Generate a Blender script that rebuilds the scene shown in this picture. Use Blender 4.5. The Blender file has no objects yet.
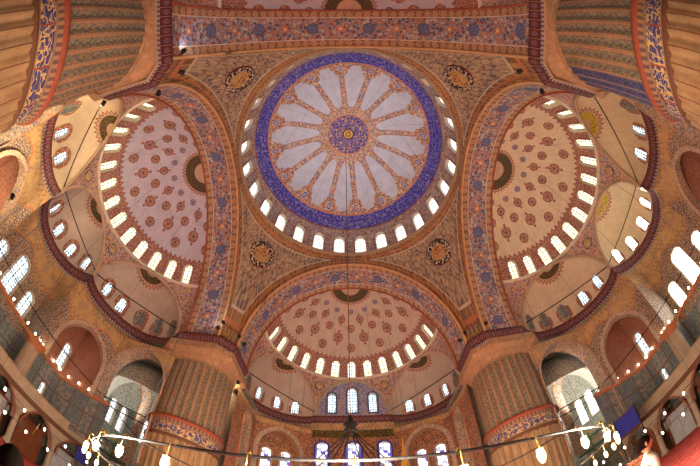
import bpy, math, random
import numpy as np
from mathutils import Vector, Matrix
random.seed(7)
PI = math.pi
SC = bpy.context.scene
COL = SC.collection

# ------------------------------------------------------------------ node language
def lin(c):
    return tuple(((x/255)/12.92 if x/255 <= .04045 else ((x/255+.055)/1.055)**2.4) for x in c)
class X:
    """a float socket or number with arithmetic that builds math nodes"""
    nt = None
    def __init__(s, v): s.v = v
def _m(op, *a):
    n = X.nt.nodes.new('ShaderNodeMath'); n.operation = op
    for i, q in enumerate(a):
        q = q.v if isinstance(q, X) else q
        if isinstance(q, (int, float)): n.inputs[i].default_value = q
        else: X.nt.links.new(q, n.inputs[i])
    return X(n.outputs[0])
X.__add__ = lambda a, b: _m('ADD', a, b); X.__radd__ = lambda a, b: _m('ADD', b, a)
X.__sub__ = lambda a, b: _m('SUBTRACT', a, b); X.__rsub__ = lambda a, b: _m('SUBTRACT', b, a)
X.__mul__ = lambda a, b: _m('MULTIPLY', a, b); X.__rmul__ = lambda a, b: _m('MULTIPLY', b, a)
X.__truediv__ = lambda a, b: _m('DIVIDE', a, b)
X.__lt__ = lambda a, b: _m('LESS_THAN', a, b)
X.__gt__ = lambda a, b: _m('GREATER_THAN', a, b)
def fract(a): return _m('FRACT', a)
def absx(a): return _m('ABSOLUTE', a)
def sqrtx(a): return _m('SQRT', a)
def sinx(a): return _m('SINE', a)
def cosx(a): return _m('COSINE', a)
def minx(a, b): return _m('MINIMUM', a, b)
def maxx(a, b): return _m('MAXIMUM', a, b)
def floorx(a): return _m('FLOOR', a)
def tri(a): return absx(fract(a) - .5) * 2          # 1 at whole numbers, 0 half-way
def between(a, lo, hi): return (a > lo) * (a < hi)
def uvs():
    n = X.nt.nodes.new('ShaderNodeUVMap'); n.uv_map = 'UVMap'
    s = X.nt.nodes.new('ShaderNodeSeparateXYZ'); X.nt.links.new(n.outputs[0], s.inputs[0])
    return X(s.outputs[0]), X(s.outputs[1])
def vec(x, y, z=0):
    n = X.nt.nodes.new('ShaderNodeCombineXYZ')
    for i, q in enumerate((x, y, z)):
        q = q.v if isinstance(q, X) else q
        if isinstance(q, (int, float)): n.inputs[i].default_value = q
        else: X.nt.links.new(q, n.inputs[i])
    return n.outputs[0]
def objvec():
    n = X.nt.nodes.new('ShaderNodeTexCoord'); return n.outputs['Object']
def objxy():
    s = X.nt.nodes.new('ShaderNodeSeparateXYZ'); X.nt.links.new(objvec(), s.inputs[0]); return X(s.outputs[0]), X(s.outputs[1])
def mix(f, a, b):
    n = X.nt.nodes.new('ShaderNodeMix'); n.data_type = 'RGBA'
    f = f.v if isinstance(f, X) else f
    if isinstance(f, (int, float)): n.inputs[0].default_value = f
    else: X.nt.links.new(f, n.inputs[0])
    for i, q in ((6, a), (7, b)):
        if isinstance(q, tuple): n.inputs[i].default_value = (*q[:3], 1)
        else: X.nt.links.new(q, n.inputs[i])
    return n.outputs[2]
def noise(v, sc, detail=2, rough=.5):
    n = X.nt.nodes.new('ShaderNodeTexNoise'); X.nt.links.new(v, n.inputs['Vector'])
    n.inputs['Scale'].default_value = sc; n.inputs['Detail'].default_value = detail
    n.inputs['Roughness'].default_value = rough
    return X(n.outputs[0])
def voro(v, sc, feature='F1', rnd=1.0):
    n = X.nt.nodes.new('ShaderNodeTexVoronoi'); n.voronoi_dimensions = '2D' ; n.feature = feature
    X.nt.links.new(v, n.inputs['Vector'])
    n.inputs['Scale'].default_value = sc; n.inputs['Randomness'].default_value = rnd
    if feature == 'DISTANCE_TO_EDGE': return X(n.outputs['Distance']), None
    s = X.nt.nodes.new('ShaderNodeSeparateColor'); X.nt.links.new(n.outputs['Color'], s.inputs[0])
    return X(n.outputs['Distance']), X(s.outputs[0])
def foliage(u, v, sc, base, line, blooms, size=.33, lw=.05):
    """scrolling vines with coloured blossoms"""
    p = vec(u, v)
    e, _ = voro(p, sc*.8, 'DISTANCE_TO_EDGE')
    c = mix(e < lw, base, line)
    d, r = voro(p, sc, rnd=.8)
    b = blooms[0]
    for i, q in enumerate(blooms[1:]):
        b = mix(r > (i+1)/len(blooms), b, q)
    c = mix(d < size, c, b)
    return mix(d < size*.35, c, line)
def script(u, v, sc, ground, ink, w=.045):
    """flowing pen strokes"""
    p = vec(u*sc, v*sc*.8)
    n1 = noise(p, 1.6, 1); n2 = noise(vec(u*sc*.9+7, v*sc*2.2), 1.3, 1)
    k = maxx(absx(n1-.5) < w, absx(n2-.5) < w*.6)
    return mix(k, ground, ink)
def material(name, fn=None, color=None, rough=.65, metal=0., emit=None, estr=1., spec=.3, bump=None):
    m = bpy.data.materials.new(name); m.use_nodes = True
    X.nt = m.node_tree; bs = m.node_tree.nodes['Principled BSDF']
    bs.inputs['Roughness'].default_value = rough; bs.inputs['Metallic'].default_value = metal
    bs.inputs['Specular IOR Level'].default_value = spec
    c = fn() if fn else color
    if emit is None:
        # every painted or stone surface carries a little age and unevenness
        v = noise(objvec(), .9, 4, .6)
        if isinstance(c, tuple): c = mix(1., c, c)
        k = v*.55 + noise(objvec(), 7, 3, .7)*.7 + .37
        n = X.nt.nodes.new('ShaderNodeVectorMath'); n.operation = 'SCALE'
        X.nt.links.new(c, n.inputs[0]); X.nt.links.new(k.v, n.inputs['Scale'])
        X.nt.links.new(n.outputs[0], bs.inputs['Base Color'])
        if bump:
            b = X.nt.nodes.new('ShaderNodeBump'); b.inputs['Strength'].default_value = .5; b.inputs['Distance'].default_value = bump
            X.nt.links.new(noise(objvec(), 3, 4).v, b.inputs['Height']); X.nt.links.new(b.outputs[0], bs.inputs['Normal'])
    else:
        bs.inputs['Base Color'].default_value = (.05, .05, .05, 1)
        if isinstance(c, tuple): bs.inputs['Emission Color'].default_value = (*c, 1)
        else: X.nt.links.new(c, bs.inputs['Emission Color'])
        bs.inputs['Emission Strength'].default_value = estr
    return m

# ------------------------------------------------------------------ mesh language
def tag(o, label=None, cat=None, group=None, kind=None):
    if label: o['label'] = label
    if cat: o['category'] = cat
    if group: o['group'] = group
    if kind: o['kind'] = kind
    return o
def obj(name, me, mat=None, parent=None, mw=None):
    o = bpy.data.objects.new(name, me); COL.objects.link(o)
    if mat and me and not me.materials: me.materials.append(mat)
    if parent: o.parent = parent
    if mw is not None: o.matrix_local = mw
    return o
def empty(name, loc=(0, 0, 0)):
    o = bpy.data.objects.new(name, None); COL.objects.link(o); o.location = loc; o.empty_display_size = .2
    return o
def mesh(name, verts, faces, uv=None, smooth=True, mats=None, fm=None):
    me = bpy.data.meshes.new(name); me.from_pydata([tuple(map(float, v)) for v in verts], [], faces)
    l = me.uv_layers.new(name='UVMap')
    if uv is not None:
        idx = np.empty(len(me.loops), np.int32); me.loops.foreach_get('vertex_index', idx)
        l.data.foreach_set('uv', np.asarray(uv, np.float32)[idx].ravel())
    me.polygons.foreach_set('use_smooth', [smooth]*len(me.polygons))
    if mats:
        for m in mats: me.materials.append(m)
    if fm is not None: me.polygons.foreach_set('material_index', fm)
    me.update(); return me
def grid(name, P, UV, holes=(), smooth=True, flip=False):
    """P: (n+1, m+1, 3) array of points, UV: same with 2; holes: list of (inverse matrix, w, h, point)"""
    P = np.asarray(P, float); n, m = P.shape[0]-1, P.shape[1]-1
    V = P.reshape(-1, 3); I = np.arange((n+1)*(m+1)).reshape(n+1, m+1)
    F = np.stack([I[:-1, :-1], I[1:, :-1], I[1:, 1:], I[:-1, 1:]], -1).reshape(-1, 4)
    if flip: F = F[:, ::-1]
    if holes:
        C = V[F].mean(1); keep = np.ones(len(F), bool)
        C4 = np.c_[C, np.ones(len(C))]
        for (inv, w, h, pt) in holes:
            L = C4 @ np.array(inv).T
            x, y, z = np.abs(L[:, 0]), L[:, 1], L[:, 2]
            keep &= ~((np.abs(y) < 1.3) & (z > 0.02) & (z < archtop(x, w, h, pt)) & (x < w/2))
        F = F[keep]
    return mesh(name, V, F.tolist(), np.asarray(UV, float).reshape(-1, 2), smooth)
def archtop(x, w, h, pt=.0):
    """height of the arched head over the sill at |x| for width w, total height h; pt: how pointed"""
    r = w/2*(1+pt); rise = math.sqrt(max(r*r-(r-w/2)**2, 0))
    xx = np.clip(x, 0, w/2)
    return h-rise+np.sqrt(np.maximum(r*r-(xx+(r-w/2))**2, 0))
def arch_outline(w, h, pt=0., n=8, off=0., base_off=0.):
    """sill left -> up -> head -> right sill, as (x, z)"""
    w2 = w+2*off; h2 = h+off
    zs = h2 - math.sqrt(max((w2/2*(1+pt))**2-(w2/2*pt)**2, 0))
    pts = [(-w2/2, -base_off), (-w2/2, zs)]
    r = w2/2*(1+pt); cx = w2/2*pt
    a1 = math.acos(cx/r)
    for i in range(1, n+1):
        a = a1*i/n; pts.append((cx-r*math.cos(a), zs+r*math.sin(a)))
    pts += [(-x, z) for x, z in reversed(pts[:-1])]
    return pts
def frame_mesh(name, w, h, depth, fw, mat_face, mat_rev, pt=0., closed=True, proud=.04):
    """moulded surround with its reveal: local x across, z up, y out through the wall"""
    a = arch_outline(w, h, pt); b = arch_outline(w, h, pt, off=fw, base_off=fw if closed else 0)
    n = len(a); V = []; F = []; UV = []; fm = []
    per = 0
    Ls = [0]
    for p, q in zip(a[:-1], a[1:]): Ls.append(Ls[-1]+math.dist(p, q))
    for ring, y, t in ((b, .02, 1), (b, -proud, 1), (a, -proud, 0), (a, depth, -max(depth, .2))):
        for i, (x, z) in enumerate(ring):
            V.append((x, y, z)); UV.append((Ls[i], t))
    for k in range(3):
        for i in range(n if closed else n-1):
            j = (i+1) % n
            F.append((k*n+i, k*n+j, (k+1)*n+j, (k+1)*n+i)); fm.append(1 if k == 2 else 0)
    return mesh(name, V, F, UV, False, [mat_face, mat_rev], fm)
def pane_mesh(name, w, h, depth, mat, pt=0.):
    a = arch_outline(w*1.0, h, pt); n = len(a)
    V = [(x, depth-.03, z) for x, z in a] + [(x, depth, z) for x, z in a]
    F = [list(range(n)), list(range(2*n-1, n-1, -1))]
    return mesh(name, V, F, [(x, z) for x, z in a]*2, False, [mat])
def frame_matrix(p, inward, up=(0, 0, 1)):
    y = -Vector(inward).normalized(); z = Vector(up); x = y.cross(z).normalized(); z = x.cross(y)
    m = Matrix((x, y, z)).transposed().to_4x4(); m.translation = Vector(p); return m
def box_mesh(name, size, mat, bev=.0, center=(0, 0, 0)):
    sx, sy, sz = (q/2 for q in size); b = min(bev, sx*.9, sy*.9, sz*.9)
    cx, cy, cz = center; V = []; F = []
    if b <= 0:
        V = [(cx+x*sx, cy+y*sy, cz+z*sz) for x in (-1, 1) for y in (-1, 1) for z in (-1, 1)]
        F = [(0, 1, 3, 2), (4, 6, 7, 5), (0, 4, 5, 1), (2, 3, 7, 6), (0, 2, 6, 4), (1, 5, 7, 3)]
    else:
        rings = []
        for z, k in ((-sz, 1), (-sz+b, 0), (sz-b, 0), (sz, 1)):
            x1, y1 = sx-(b if k else 0), sy-(b if k else 0); c = b*.7
            rings.append([(x1, y1-c), (x1-c, y1), (-x1+c, y1), (-x1, y1-c), (-x1, -y1+c), (-x1+c, -y1), (x1-c, -y1), (x1, -y1+c)])
            V += [(cx+x, cy+y, cz+z) for x, y in rings[-1]]
        for k in range(3):
            for i in range(8): F.append((k*8+i, k*8+(i+1) % 8, (k+1)*8+(i+1) % 8, (k+1)*8+i))
        F += [tuple(range(7, -1, -1)), tuple(range(24, 32))]
    return mesh(name, V, F, [(v[0]+v[1], v[2]) for v in V], False, [mat])
def lathe_mesh(name, prof, n, mat, cap=True, smooth=True, mod=None):
    V = []; F = []; UV = []; L = 0
    for k, (r, z) in enumerate(prof):
        if k: L += math.hypot(r-prof[k-1][0], z-prof[k-1][1])
        for i in range(n+1):
            a = 2*PI*i/n; rr = r*(mod(a, k) if mod else 1)
            V.append((rr*math.cos(a), rr*math.sin(a), z)); UV.append((a, z))
    for k in range(len(prof)-1):
        for i in range(n):
            F.append((k*(n+1)+i, k*(n+1)+i+1, (k+1)*(n+1)+i+1, (k+1)*(n+1)+i))
    return mesh(name, V, F, UV, smooth, [mat])
def tube_mesh(name, pts, r, mat, n=6, closed=False):
    pts = [Vector(p) for p in pts]; V = []; F = []; N = len(pts)
    for i, p in enumerate(pts):
        if closed: t = pts[(i+1) % N]-pts[i-1]
        else: t = pts[min(i+1, N-1)]-pts[max(i-1, 0)]
        t.normalize(); a = Vector((0, 0, 1)) if abs(t.z) < .9 else Vector((1, 0, 0))
        x = t.cross(a).normalized(); y = t.cross(x)
        rr = r[i] if isinstance(r, (list, tuple)) else r
        for k in range(n):
            q = 2*PI*k/n; V.append(p+x*rr*math.cos(q)+y*rr*math.sin(q))
    for i in range(N if closed else N-1):
        for k in range(n):
            j = (i+1) % N
            F.append((i*n+k, i*n+(k+1) % n, j*n+(k+1) % n, j*n+k))
    if not closed: F += [tuple(range(n-1, -1, -1)), tuple((N-1)*n+k for k in range(n))]
    return mesh(name, V, F, [(0, 0)]*len(V), True, [mat])
def join(name, meshes, mats=None):
    V = []; F = []; UV = []; fm = []; ms = []
    for me, mw in meshes:
        b = len(V); V += [mw @ v.co if mw is not None else v.co for v in me.vertices]
        uvl = [(0, 0)]*len(me.vertices)
        for l, d in zip(me.loops, me.uv_layers[0].data): uvl[l.vertex_index] = tuple(d.uv)
        UV += uvl
        for p in me.polygons:
            F.append([b+i for i in p.vertices]); m = me.materials[p.material_index] if me.materials else None
            if m not in ms: ms.append(m)
            fm.append(ms.index(m))
    return mesh(name, V, F, UV, False, ms, fm)

# ------------------------------------------------------------------ palette
C = {k: lin(v) for k, v in dict(
    plaster=(184, 178, 190), plaster_w=(204, 186, 156), pink=(186, 154, 128), red=(148, 86, 66), orange=(196, 126, 82),
    blue=(56, 60, 160), blue2=(104, 112, 156), slate=(88, 90, 112), cream=(208, 194, 170), gold=(214, 180, 108), brown=(112, 76, 54),
    dark=(44, 36, 34), ochre=(192, 156, 104), tan=(176, 148, 114), green=(132, 136, 92), teal=(112, 128, 122), grey=(152, 144, 138),
    wine=(104, 50, 52), stone=(178, 158, 132), lav=(156, 148, 172), white=(228, 224, 218)).items()}

# ------------------------------------------------------------------ dimensions
R0 = 11.75; HR = 34.14; HA = 46.6          # main dome: ring radius, ring height, crown
A = 11.9; B = 15.58                         # near and far plane of the great arches
AW = 10.5; AZ = 19.44; AC = 32.2            # great arch: half span, springing, crown
SZ = 25.0                                   # foot of the semidomes' windows
def arch_u(z): return AW*math.sqrt(max(0, 1-((z-AZ)/(AC-AZ))**2))
def W(side, u, d, z):
    """side-local (across, depth behind the far arch plane, height) to the world"""
    if side == 'L':        # the shaded side is a little shallower than the sunlit one
        d = d - .8*min(1, max(0, (d-5)/4.7))*min(1, max(0, (25-z)/5))
    return {'F': (u, B+d, z), 'B': (-u, -B-d, z), 'R': (B+d, -u, z), 'L': (-B-d, u, z)}[side]
def Wn(side, u, d): 
    return {'F': (u, d, 0), 'B': (-u, -d, 0), 'R': (d, -u, 0), 'L': (-d, u, 0)}[side]
def win_matrix(side, u, d, z, nu, nd, tilt=0.):
    """window frame at side-local place whose inward normal is (nu, nd)"""
    n = Vector(Wn(side, nu, nd)).normalized()
    inward = n*math.cos(tilt) - Vector((0, 0, 1))*math.sin(tilt)
    up = Vector((0, 0, 1))*math.cos(tilt) + n*math.sin(tilt)
    return frame_matrix(W(side, u, d, z), inward, up)

# ------------------------------------------------------------------ materials
def m_dome():
    u, v = uvs()                                         # u: angle / 2pi * 16 (a rib at every whole number), v: 0 crown .. 1 ring
    u = u + .25
    f = absx(fract(u) - .5)                              # 0 in the middle of a petal, .5 on a rib
    ribw = (.5-f)*v                                      # distance from rib axis
    um = u*4.2; vm = v*18.4
    pat = foliage(um*.62, vm, 2.6, C['pink'], C['slate'], [C['red'], C['cream'], C['blue2'], C['orange']], .34, .05)
    head = .615 - maxx(f-.10, 0)*.17 - (f > .17)*.018 - (f > .27)*.03
    petal = (v > .225) * (v < head) * (ribw > (.046 + (v < .25)*.02 + (v < .235)*.02))
    c = mix(petal, pat, lin((180, 184, 200)))
    c = mix((fract(u*.5+.21) < .008) * petal, c, C['grey'])
    c = mix((absx(ribw-.046) < .005) * between(v, .23, .54), c, C['red'])
    curls = foliage(um*.8, vm, 3.0, C['pink'], C['red'], [C['red'], C['cream'], C['orange'], C['slate'], C['red']], .36, .09)
    dy = (v-.592)*1.0; dx = (.5-f)*.40
    rr = sqrtx(dx*dx+dy*dy)
    c = mix((1-petal)*between(v, .52, .64)*(rr < .095), c, curls)
    c = mix(rr < .036, c, C['cream']); c = mix(rr < .029, c, C['blue']); c = mix(rr < .017, c, C['cream']); c = mix(rr < .010, c, C['blue2'])
    c = mix(between(v, .640, .652), c, C['orange'])
    c = mix(between(v, .652, .765), c, script(um, vm, 1.25, lin((50, 52, 158)), lin((150, 140, 176)), .021))
    c = mix(between(v, .765, .775), c, C['red'])
    pat2 = foliage(um, vm, 2.8, C['pink'], C['slate'], [C['lav'], C['red'], C['cream'], C['lav']], .36, .05)
    c = mix(v > .775, c, pat2)
    w28 = absx(fract(u*(28/16)+(.5-.25*28/16))-.5)       # between the windows: pale lavender panels
    c = mix((w28 > .37)*between(v, .88, .985), c, C['lav'])
    ca = cosx((u)*(2*PI/16)); sa = sinx((u)*(2*PI/16))
    med = script(ca*v*20, sa*v*20, 1.5, lin((58, 46, 140)), C['gold'], .018)
    c = mix(v < .2, c, pat); c = mix(v < .165, c, C['orange']); c = mix(v < .155, c, med)
    c = mix(v < .043, c, C['wine']); c = mix(v < .033, c, C['gold'])
    return c
def m_soffit():
    u, v = uvs()                                          # u along (m), v across 0..1
    mid = foliage(u, v*3.7, 2.7, lin((160, 150, 158)), C['slate'], [C['orange'], C['red'], C['cream'], C['orange'], C['slate']], .37, .06)
    pu = fract(u/5.1)-.5
    r = sqrtx((pu*5.1)*(pu*5.1)+((v-.5)*3.7)*((v-.5)*3.7))
    mid = mix(r < .56, mid, C['slate']); mid = mix((r < .48)*(voro(vec(u, v*3.7), 3.2)[0] > .22), mid, C['blue2'])
    pw = fract(u/5.1+.5)-.5; rw = sqrtx(pw*pw*26+((v-.5)*3.7)*((v-.5)*3.7)); mid = mix(rw < .34, mid, C['orange']); mid = mix(rw < .16, mid, C['cream'])
    r2 = fract(u/.8)-.5; e = minx(absx(v-.11), absx(v-.89))
    side = mix(sqrtx(r2*r2*.64+e*e*13) < .26, lin((142, 98, 78)), lin((188, 158, 124)))
    side = mix(sqrtx(r2*r2*.64+e*e*13) < .19, side, lin((180, 134, 96)))
    side = mix(voro(vec(u, v*3.7), 3.4)[0] < .26, side, C['tan'])
    c = mix(between(v, .20, .80), side, mid)
    c = mix(minx(absx(v-.20), absx(v-.80)) < .012, c, C['cream'])
    c = mix(minx(v, 1-v) < .022, c, lin((158, 96, 70)))
    return c
def m_pend():
    u, v = uvs()                                          # u: metres along, v: metres from the arch edge; ring side marked by large u2
    ox, oy = objxy()
    f = foliage(ox, oy, 2.9, lin((180, 160, 128)), lin((136, 122, 110)), [C['slate'], lin((140, 108, 84)), lin((204, 184, 150)), C['tan']], .28, .11)
    c = mix(v > .95, C['tan'], f)
    c = mix(between(v, .95, 1.07), c, C['cream'])
    b = foliage(ox, oy, 4.0, lin((176, 140, 92)), lin((120, 92, 62)), [lin((196, 160, 104)), lin((150, 104, 70)), C['slate']], .28, .1)
    c = mix(v < .95, c, b)
    c = mix(between(v, .42, .58), c, C['orange']); c = mix(between(v, .3, .36), c, C['red'])
    return c
def m_archface():
    u, v = uvs()
    c = mix(noise(vec(u, v), 3, 2) > .5, C['tan'], C['ochre'])
    return mix(fract(v*3) < .3, c, C['orange'])
def m_semi(base):
    def fn():
        u, v = uvs()                                      # u: angle in degrees 0..180, v: degrees from the crown
        c = base
        c = mix((fract(u/5.0) < .035) * (v > 14), c, C['tan'])
        rad = u*(PI/180)
        for k, (v0, off, s, ornate, col) in enumerate(((19.5, 0, 1.35, 0, C['blue2']), (25.5, .5, 1.9, 1, C['red']), (31.5, 0, 2.0, 0, C['red']), (38, .5, 2.35, 1, C['red']), (44.5, 0, 2.1, 0, C['red']))):
            a = (fract(u/30+off+.5)-.5)*30
            sv = _m('SINE', v*(PI/180))
            dx = a*sv; dy = (v-v0)*1.0
            r = sqrtx(dx*dx+dy*dy)*.72
            dk = mix(voro(vec(dx, dy), .9)[0] < .3, col, C['pink'])
            c = mix(r < s, c, dk); c = mix(between(r, s*.42, s*.55), c, lin((172, 122, 104))); c = mix(r < s*.25, c, C['slate'])
            c = mix(between(r, s*.88, s), c, C['wine'])
            if ornate:
                ad = absx(dy)-s*1.4; ad = absx(dy)-s*1.85; r3 = sqrtx(dx*dx+ad*ad)
                c = mix(r3 < s*.36, c, col)
        # crown medallion
        sp = tri(u/9)*1.4
        c = mix(v < sp+12.6, c, C['pink']); c = mix(between(v, sp+12.0, sp+12.9), c, C['red'])
        c = mix(v < 12.0, c, script(u*.10, v*.4, 3, lin((50, 40, 34)), lin((120, 100, 60)), .03))
        c = mix(v < 6.2, c, C['pink'])
        # pointed border over the windows
        pat = foliage(u*.2, v*.22, 3.0, C['red'], C['pink'], [C['slate'], C['pink'], C['lav']], .24, .06)
        c = mix(v > 52-tri(u/4.2)*2.2, c, C['red']); c = mix(v > 52.8-tri(u/4.2)*2.2, c, pat)
        return c
    return fn
def m_exedra(base, GI=None, GR=None):
    GI = GI or lin((120, 98, 56)); GR = GR or lin((50, 38, 32))
    def fn():
        u, v = uvs()                                      # local plan coordinates: u across, v depth
        ang = _m('ARCTAN2', u, v)
        r = sqrtx(u*u+v*v)
        c = base
        c = mix(fract(ang*8) < .035, c, C['tan'])
        sp = tri(ang*4)*.35
        c = mix(r < sp+1.65, c, C['pink']); c = mix(between(r, sp+1.55, sp+1.72), c, C['red'])
        c = mix(r < 1.5, c, script(u, v, 4, GR, GI, .03))
        c = mix(r < .7, c, C['pink'])
        return c
    return fn
def m_collar():
    u, v = uvs()                                           # u along, v metres below the ring
    c = foliage(u, v, 2.6, C['pink'], C['red'], [C['blue2'], C['pink'], C['lav'], C['red']], .33, .06)
    return mix(v < .22, c, C['cream'])
def m_cornice():
    u, v = uvs()                                           # v 0 lip .. 1 foot
    r = sqrtx((fract(u/.62)-.5)*(fract(u/.62)-.5)*.38+(v-.38)*(v-.38)*.9)
    c = mix(r < .20, lin((84, 40, 44)), lin((128, 66, 58))); c = mix(r < .12, c, C['slate']); c = mix(between(fract(u/.62), .96, 1.0), c, C['pink'])
    teeth = mix(fract(u/.31) < .5, C['slate'], lin((170, 150, 140)))
    c = mix(v > .76, c, teeth); c = mix(v > .9, c, C['tan'])
    c = mix(v < .1, c, C['wine'])
    return c
def m_scale(k1='ochre', k2='tan', k3='brown'):
    u, v = uvs()                                           # muqarnas-like scales of ochre masonry
    row = floorx(v/.42); s = fract(u/.5+row*.5)-.5; t = fract(v/.42)
    k = sqrtx(s*s*4+t*t)
    c = mix(noise(vec(u, v), 1.2, 3) > .52, C[k1], C[k2])
    return mix((absx(k-.9) < .13)*(noise(vec(u, v), .7, 2) > .5)*.55, c, C[k3])
def m_tilewall():
    u, v = uvs()
    c = foliage(u, v, 4.2, C['stone'], C['brown'], [C['slate'], C['grey'], C['tan']], .3, .12)
    edge = v + cosx(u*(2*PI/6.5))*.9
    c = mix(edge > 15.6, c, C['orange'])
    return mix(edge > 15.8, c, m_scale())
def m_surround():
    u, v = uvs()
    c = foliage(u, v, 3.4, C['stone'], C['cream'], [C['slate'], C['blue2'], C['orange'], C['tan']], .32, .08)
    return mix(minx(absx(v), absx(1-v)) < .05, c, C['orange'])
def m_panels():
    u, v = uvs()
    c = foliage(u, v, 4, C['teal'], C['slate'], [C['green'], C['blue2'], C['grey']], .3, .09)
    c2 = mix(noise(vec(u, v), 2, 3) > .5, C['teal'], C['grey'])
    c = mix(fract(floorx(u/2)*.5) > .25, c, c2)
    c = mix(maxx(fract(u/2) < .05, fract(v/2) < .05), c, C['brown'])
    return c
def m_uppershaft():
    u, v = uvs()                                           # u angle, v height
    n = 30/(2*PI)
    s = fract(u*n)-.5
    c = mix(noise(vec(u*8, v*2), 3, 3) > .52, lin((146, 124, 96)), lin((120, 104, 84)))
    k = v/.5; row = floorx(k); f = fract(k); par = fract(row*.5) > .25
    sg = par*2-1
    c = mix(absx(s*sg-(f-.5)*.4-.02) < sinx(f*PI)*.11, c, C['green'])
    f2 = fract(k+.5)
    c = mix(absx(s*sg+(f2-.5)*.34+.10) < sinx(f2*PI)*.09, c, C['slate'])
    c = mix(absx(s) > .445, c, lin((164, 112, 80)))
    c = mix(between(absx(s), .405, .445), c, lin((190, 160, 120)))
    return c
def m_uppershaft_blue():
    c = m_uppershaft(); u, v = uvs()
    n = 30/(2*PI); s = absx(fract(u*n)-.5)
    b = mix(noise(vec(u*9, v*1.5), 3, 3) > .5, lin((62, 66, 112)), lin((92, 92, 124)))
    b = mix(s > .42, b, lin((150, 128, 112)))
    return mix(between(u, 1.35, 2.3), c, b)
def m_lowershaft():
    u, v = uvs()
    n = 30/(2*PI)
    c = mix(noise(vec(u*3, v*.25), 3, 4)*1.6-.3, lin((184, 156, 112)), lin((144, 112, 78)))
    c = mix(absx(fract(u*n)-.5) > .46, c, C['brown'])
    return c
def m_band():
    u, v = uvs()
    c = script(u*3.3, v, 1.5, lin((66, 68, 122)), lin((206, 178, 110)), .034)
    c = mix(fract(u*12/(2*PI)) < .05, c, lin((150, 70, 56)))
    return mix(minx(absx(v-9.25), absx(v-10.22)) < .07, c, lin((150, 124, 84)))
def m_teeth():
    u, v = uvs()
    return mix(fract(u*60/(2*PI)) < .5, lin((104, 84, 84)), lin((160, 128, 100)))
def m_carpet():
    u, v = uvs()
    c = mix(noise(vec(u, v), 1.5, 3) > .5, lin((196, 62, 58)), lin((214, 84, 74)))
    c = mix(fract(v/1.2) < .06, c, lin((120, 30, 40)))
    return mix(foliage_mask(u, v), c, lin((225, 130, 100)))
def foliage_mask(u, v):
    d, _ = voro(vec(u, v), 2.5, rnd=.4); return d < .16
def m_lead(paper, dots, line, sc=3.2):
    dots = tuple(q/2.6 for q in dots); line = tuple(q/4.5 for q in line)
    def fn():
        u, v = uvs()
        d, r = voro(vec(u, v), sc, rnd=.15)
        c = mix(d < .36, paper, dots)
        e = minx(tri(u*sc/1.6+.5), tri(v*sc/1.6+.5))
        return mix(e < .16, c, line)
    return fn
def m_stained():
    u, v = uvs()
    d, r = voro(vec(u, v), 2.2, rnd=.5)
    q = lambda *a: tuple(t/3 for t in lin(a))
    c = mix(r > .5, lin((250, 240, 250)), q(120, 110, 250)); c = mix(r > .6, c, q(255, 190, 150)); c = mix(r > .8, c, q(235, 235, 255))
    e, _ = voro(vec(u, v), 2.2, 'DISTANCE_TO_EDGE', .5)
    c = mix(e < .06, c, (.003, .002, .02))
    return mix(absx(u) > .58, c, (.045, .04, .16))
MT = {}
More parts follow.
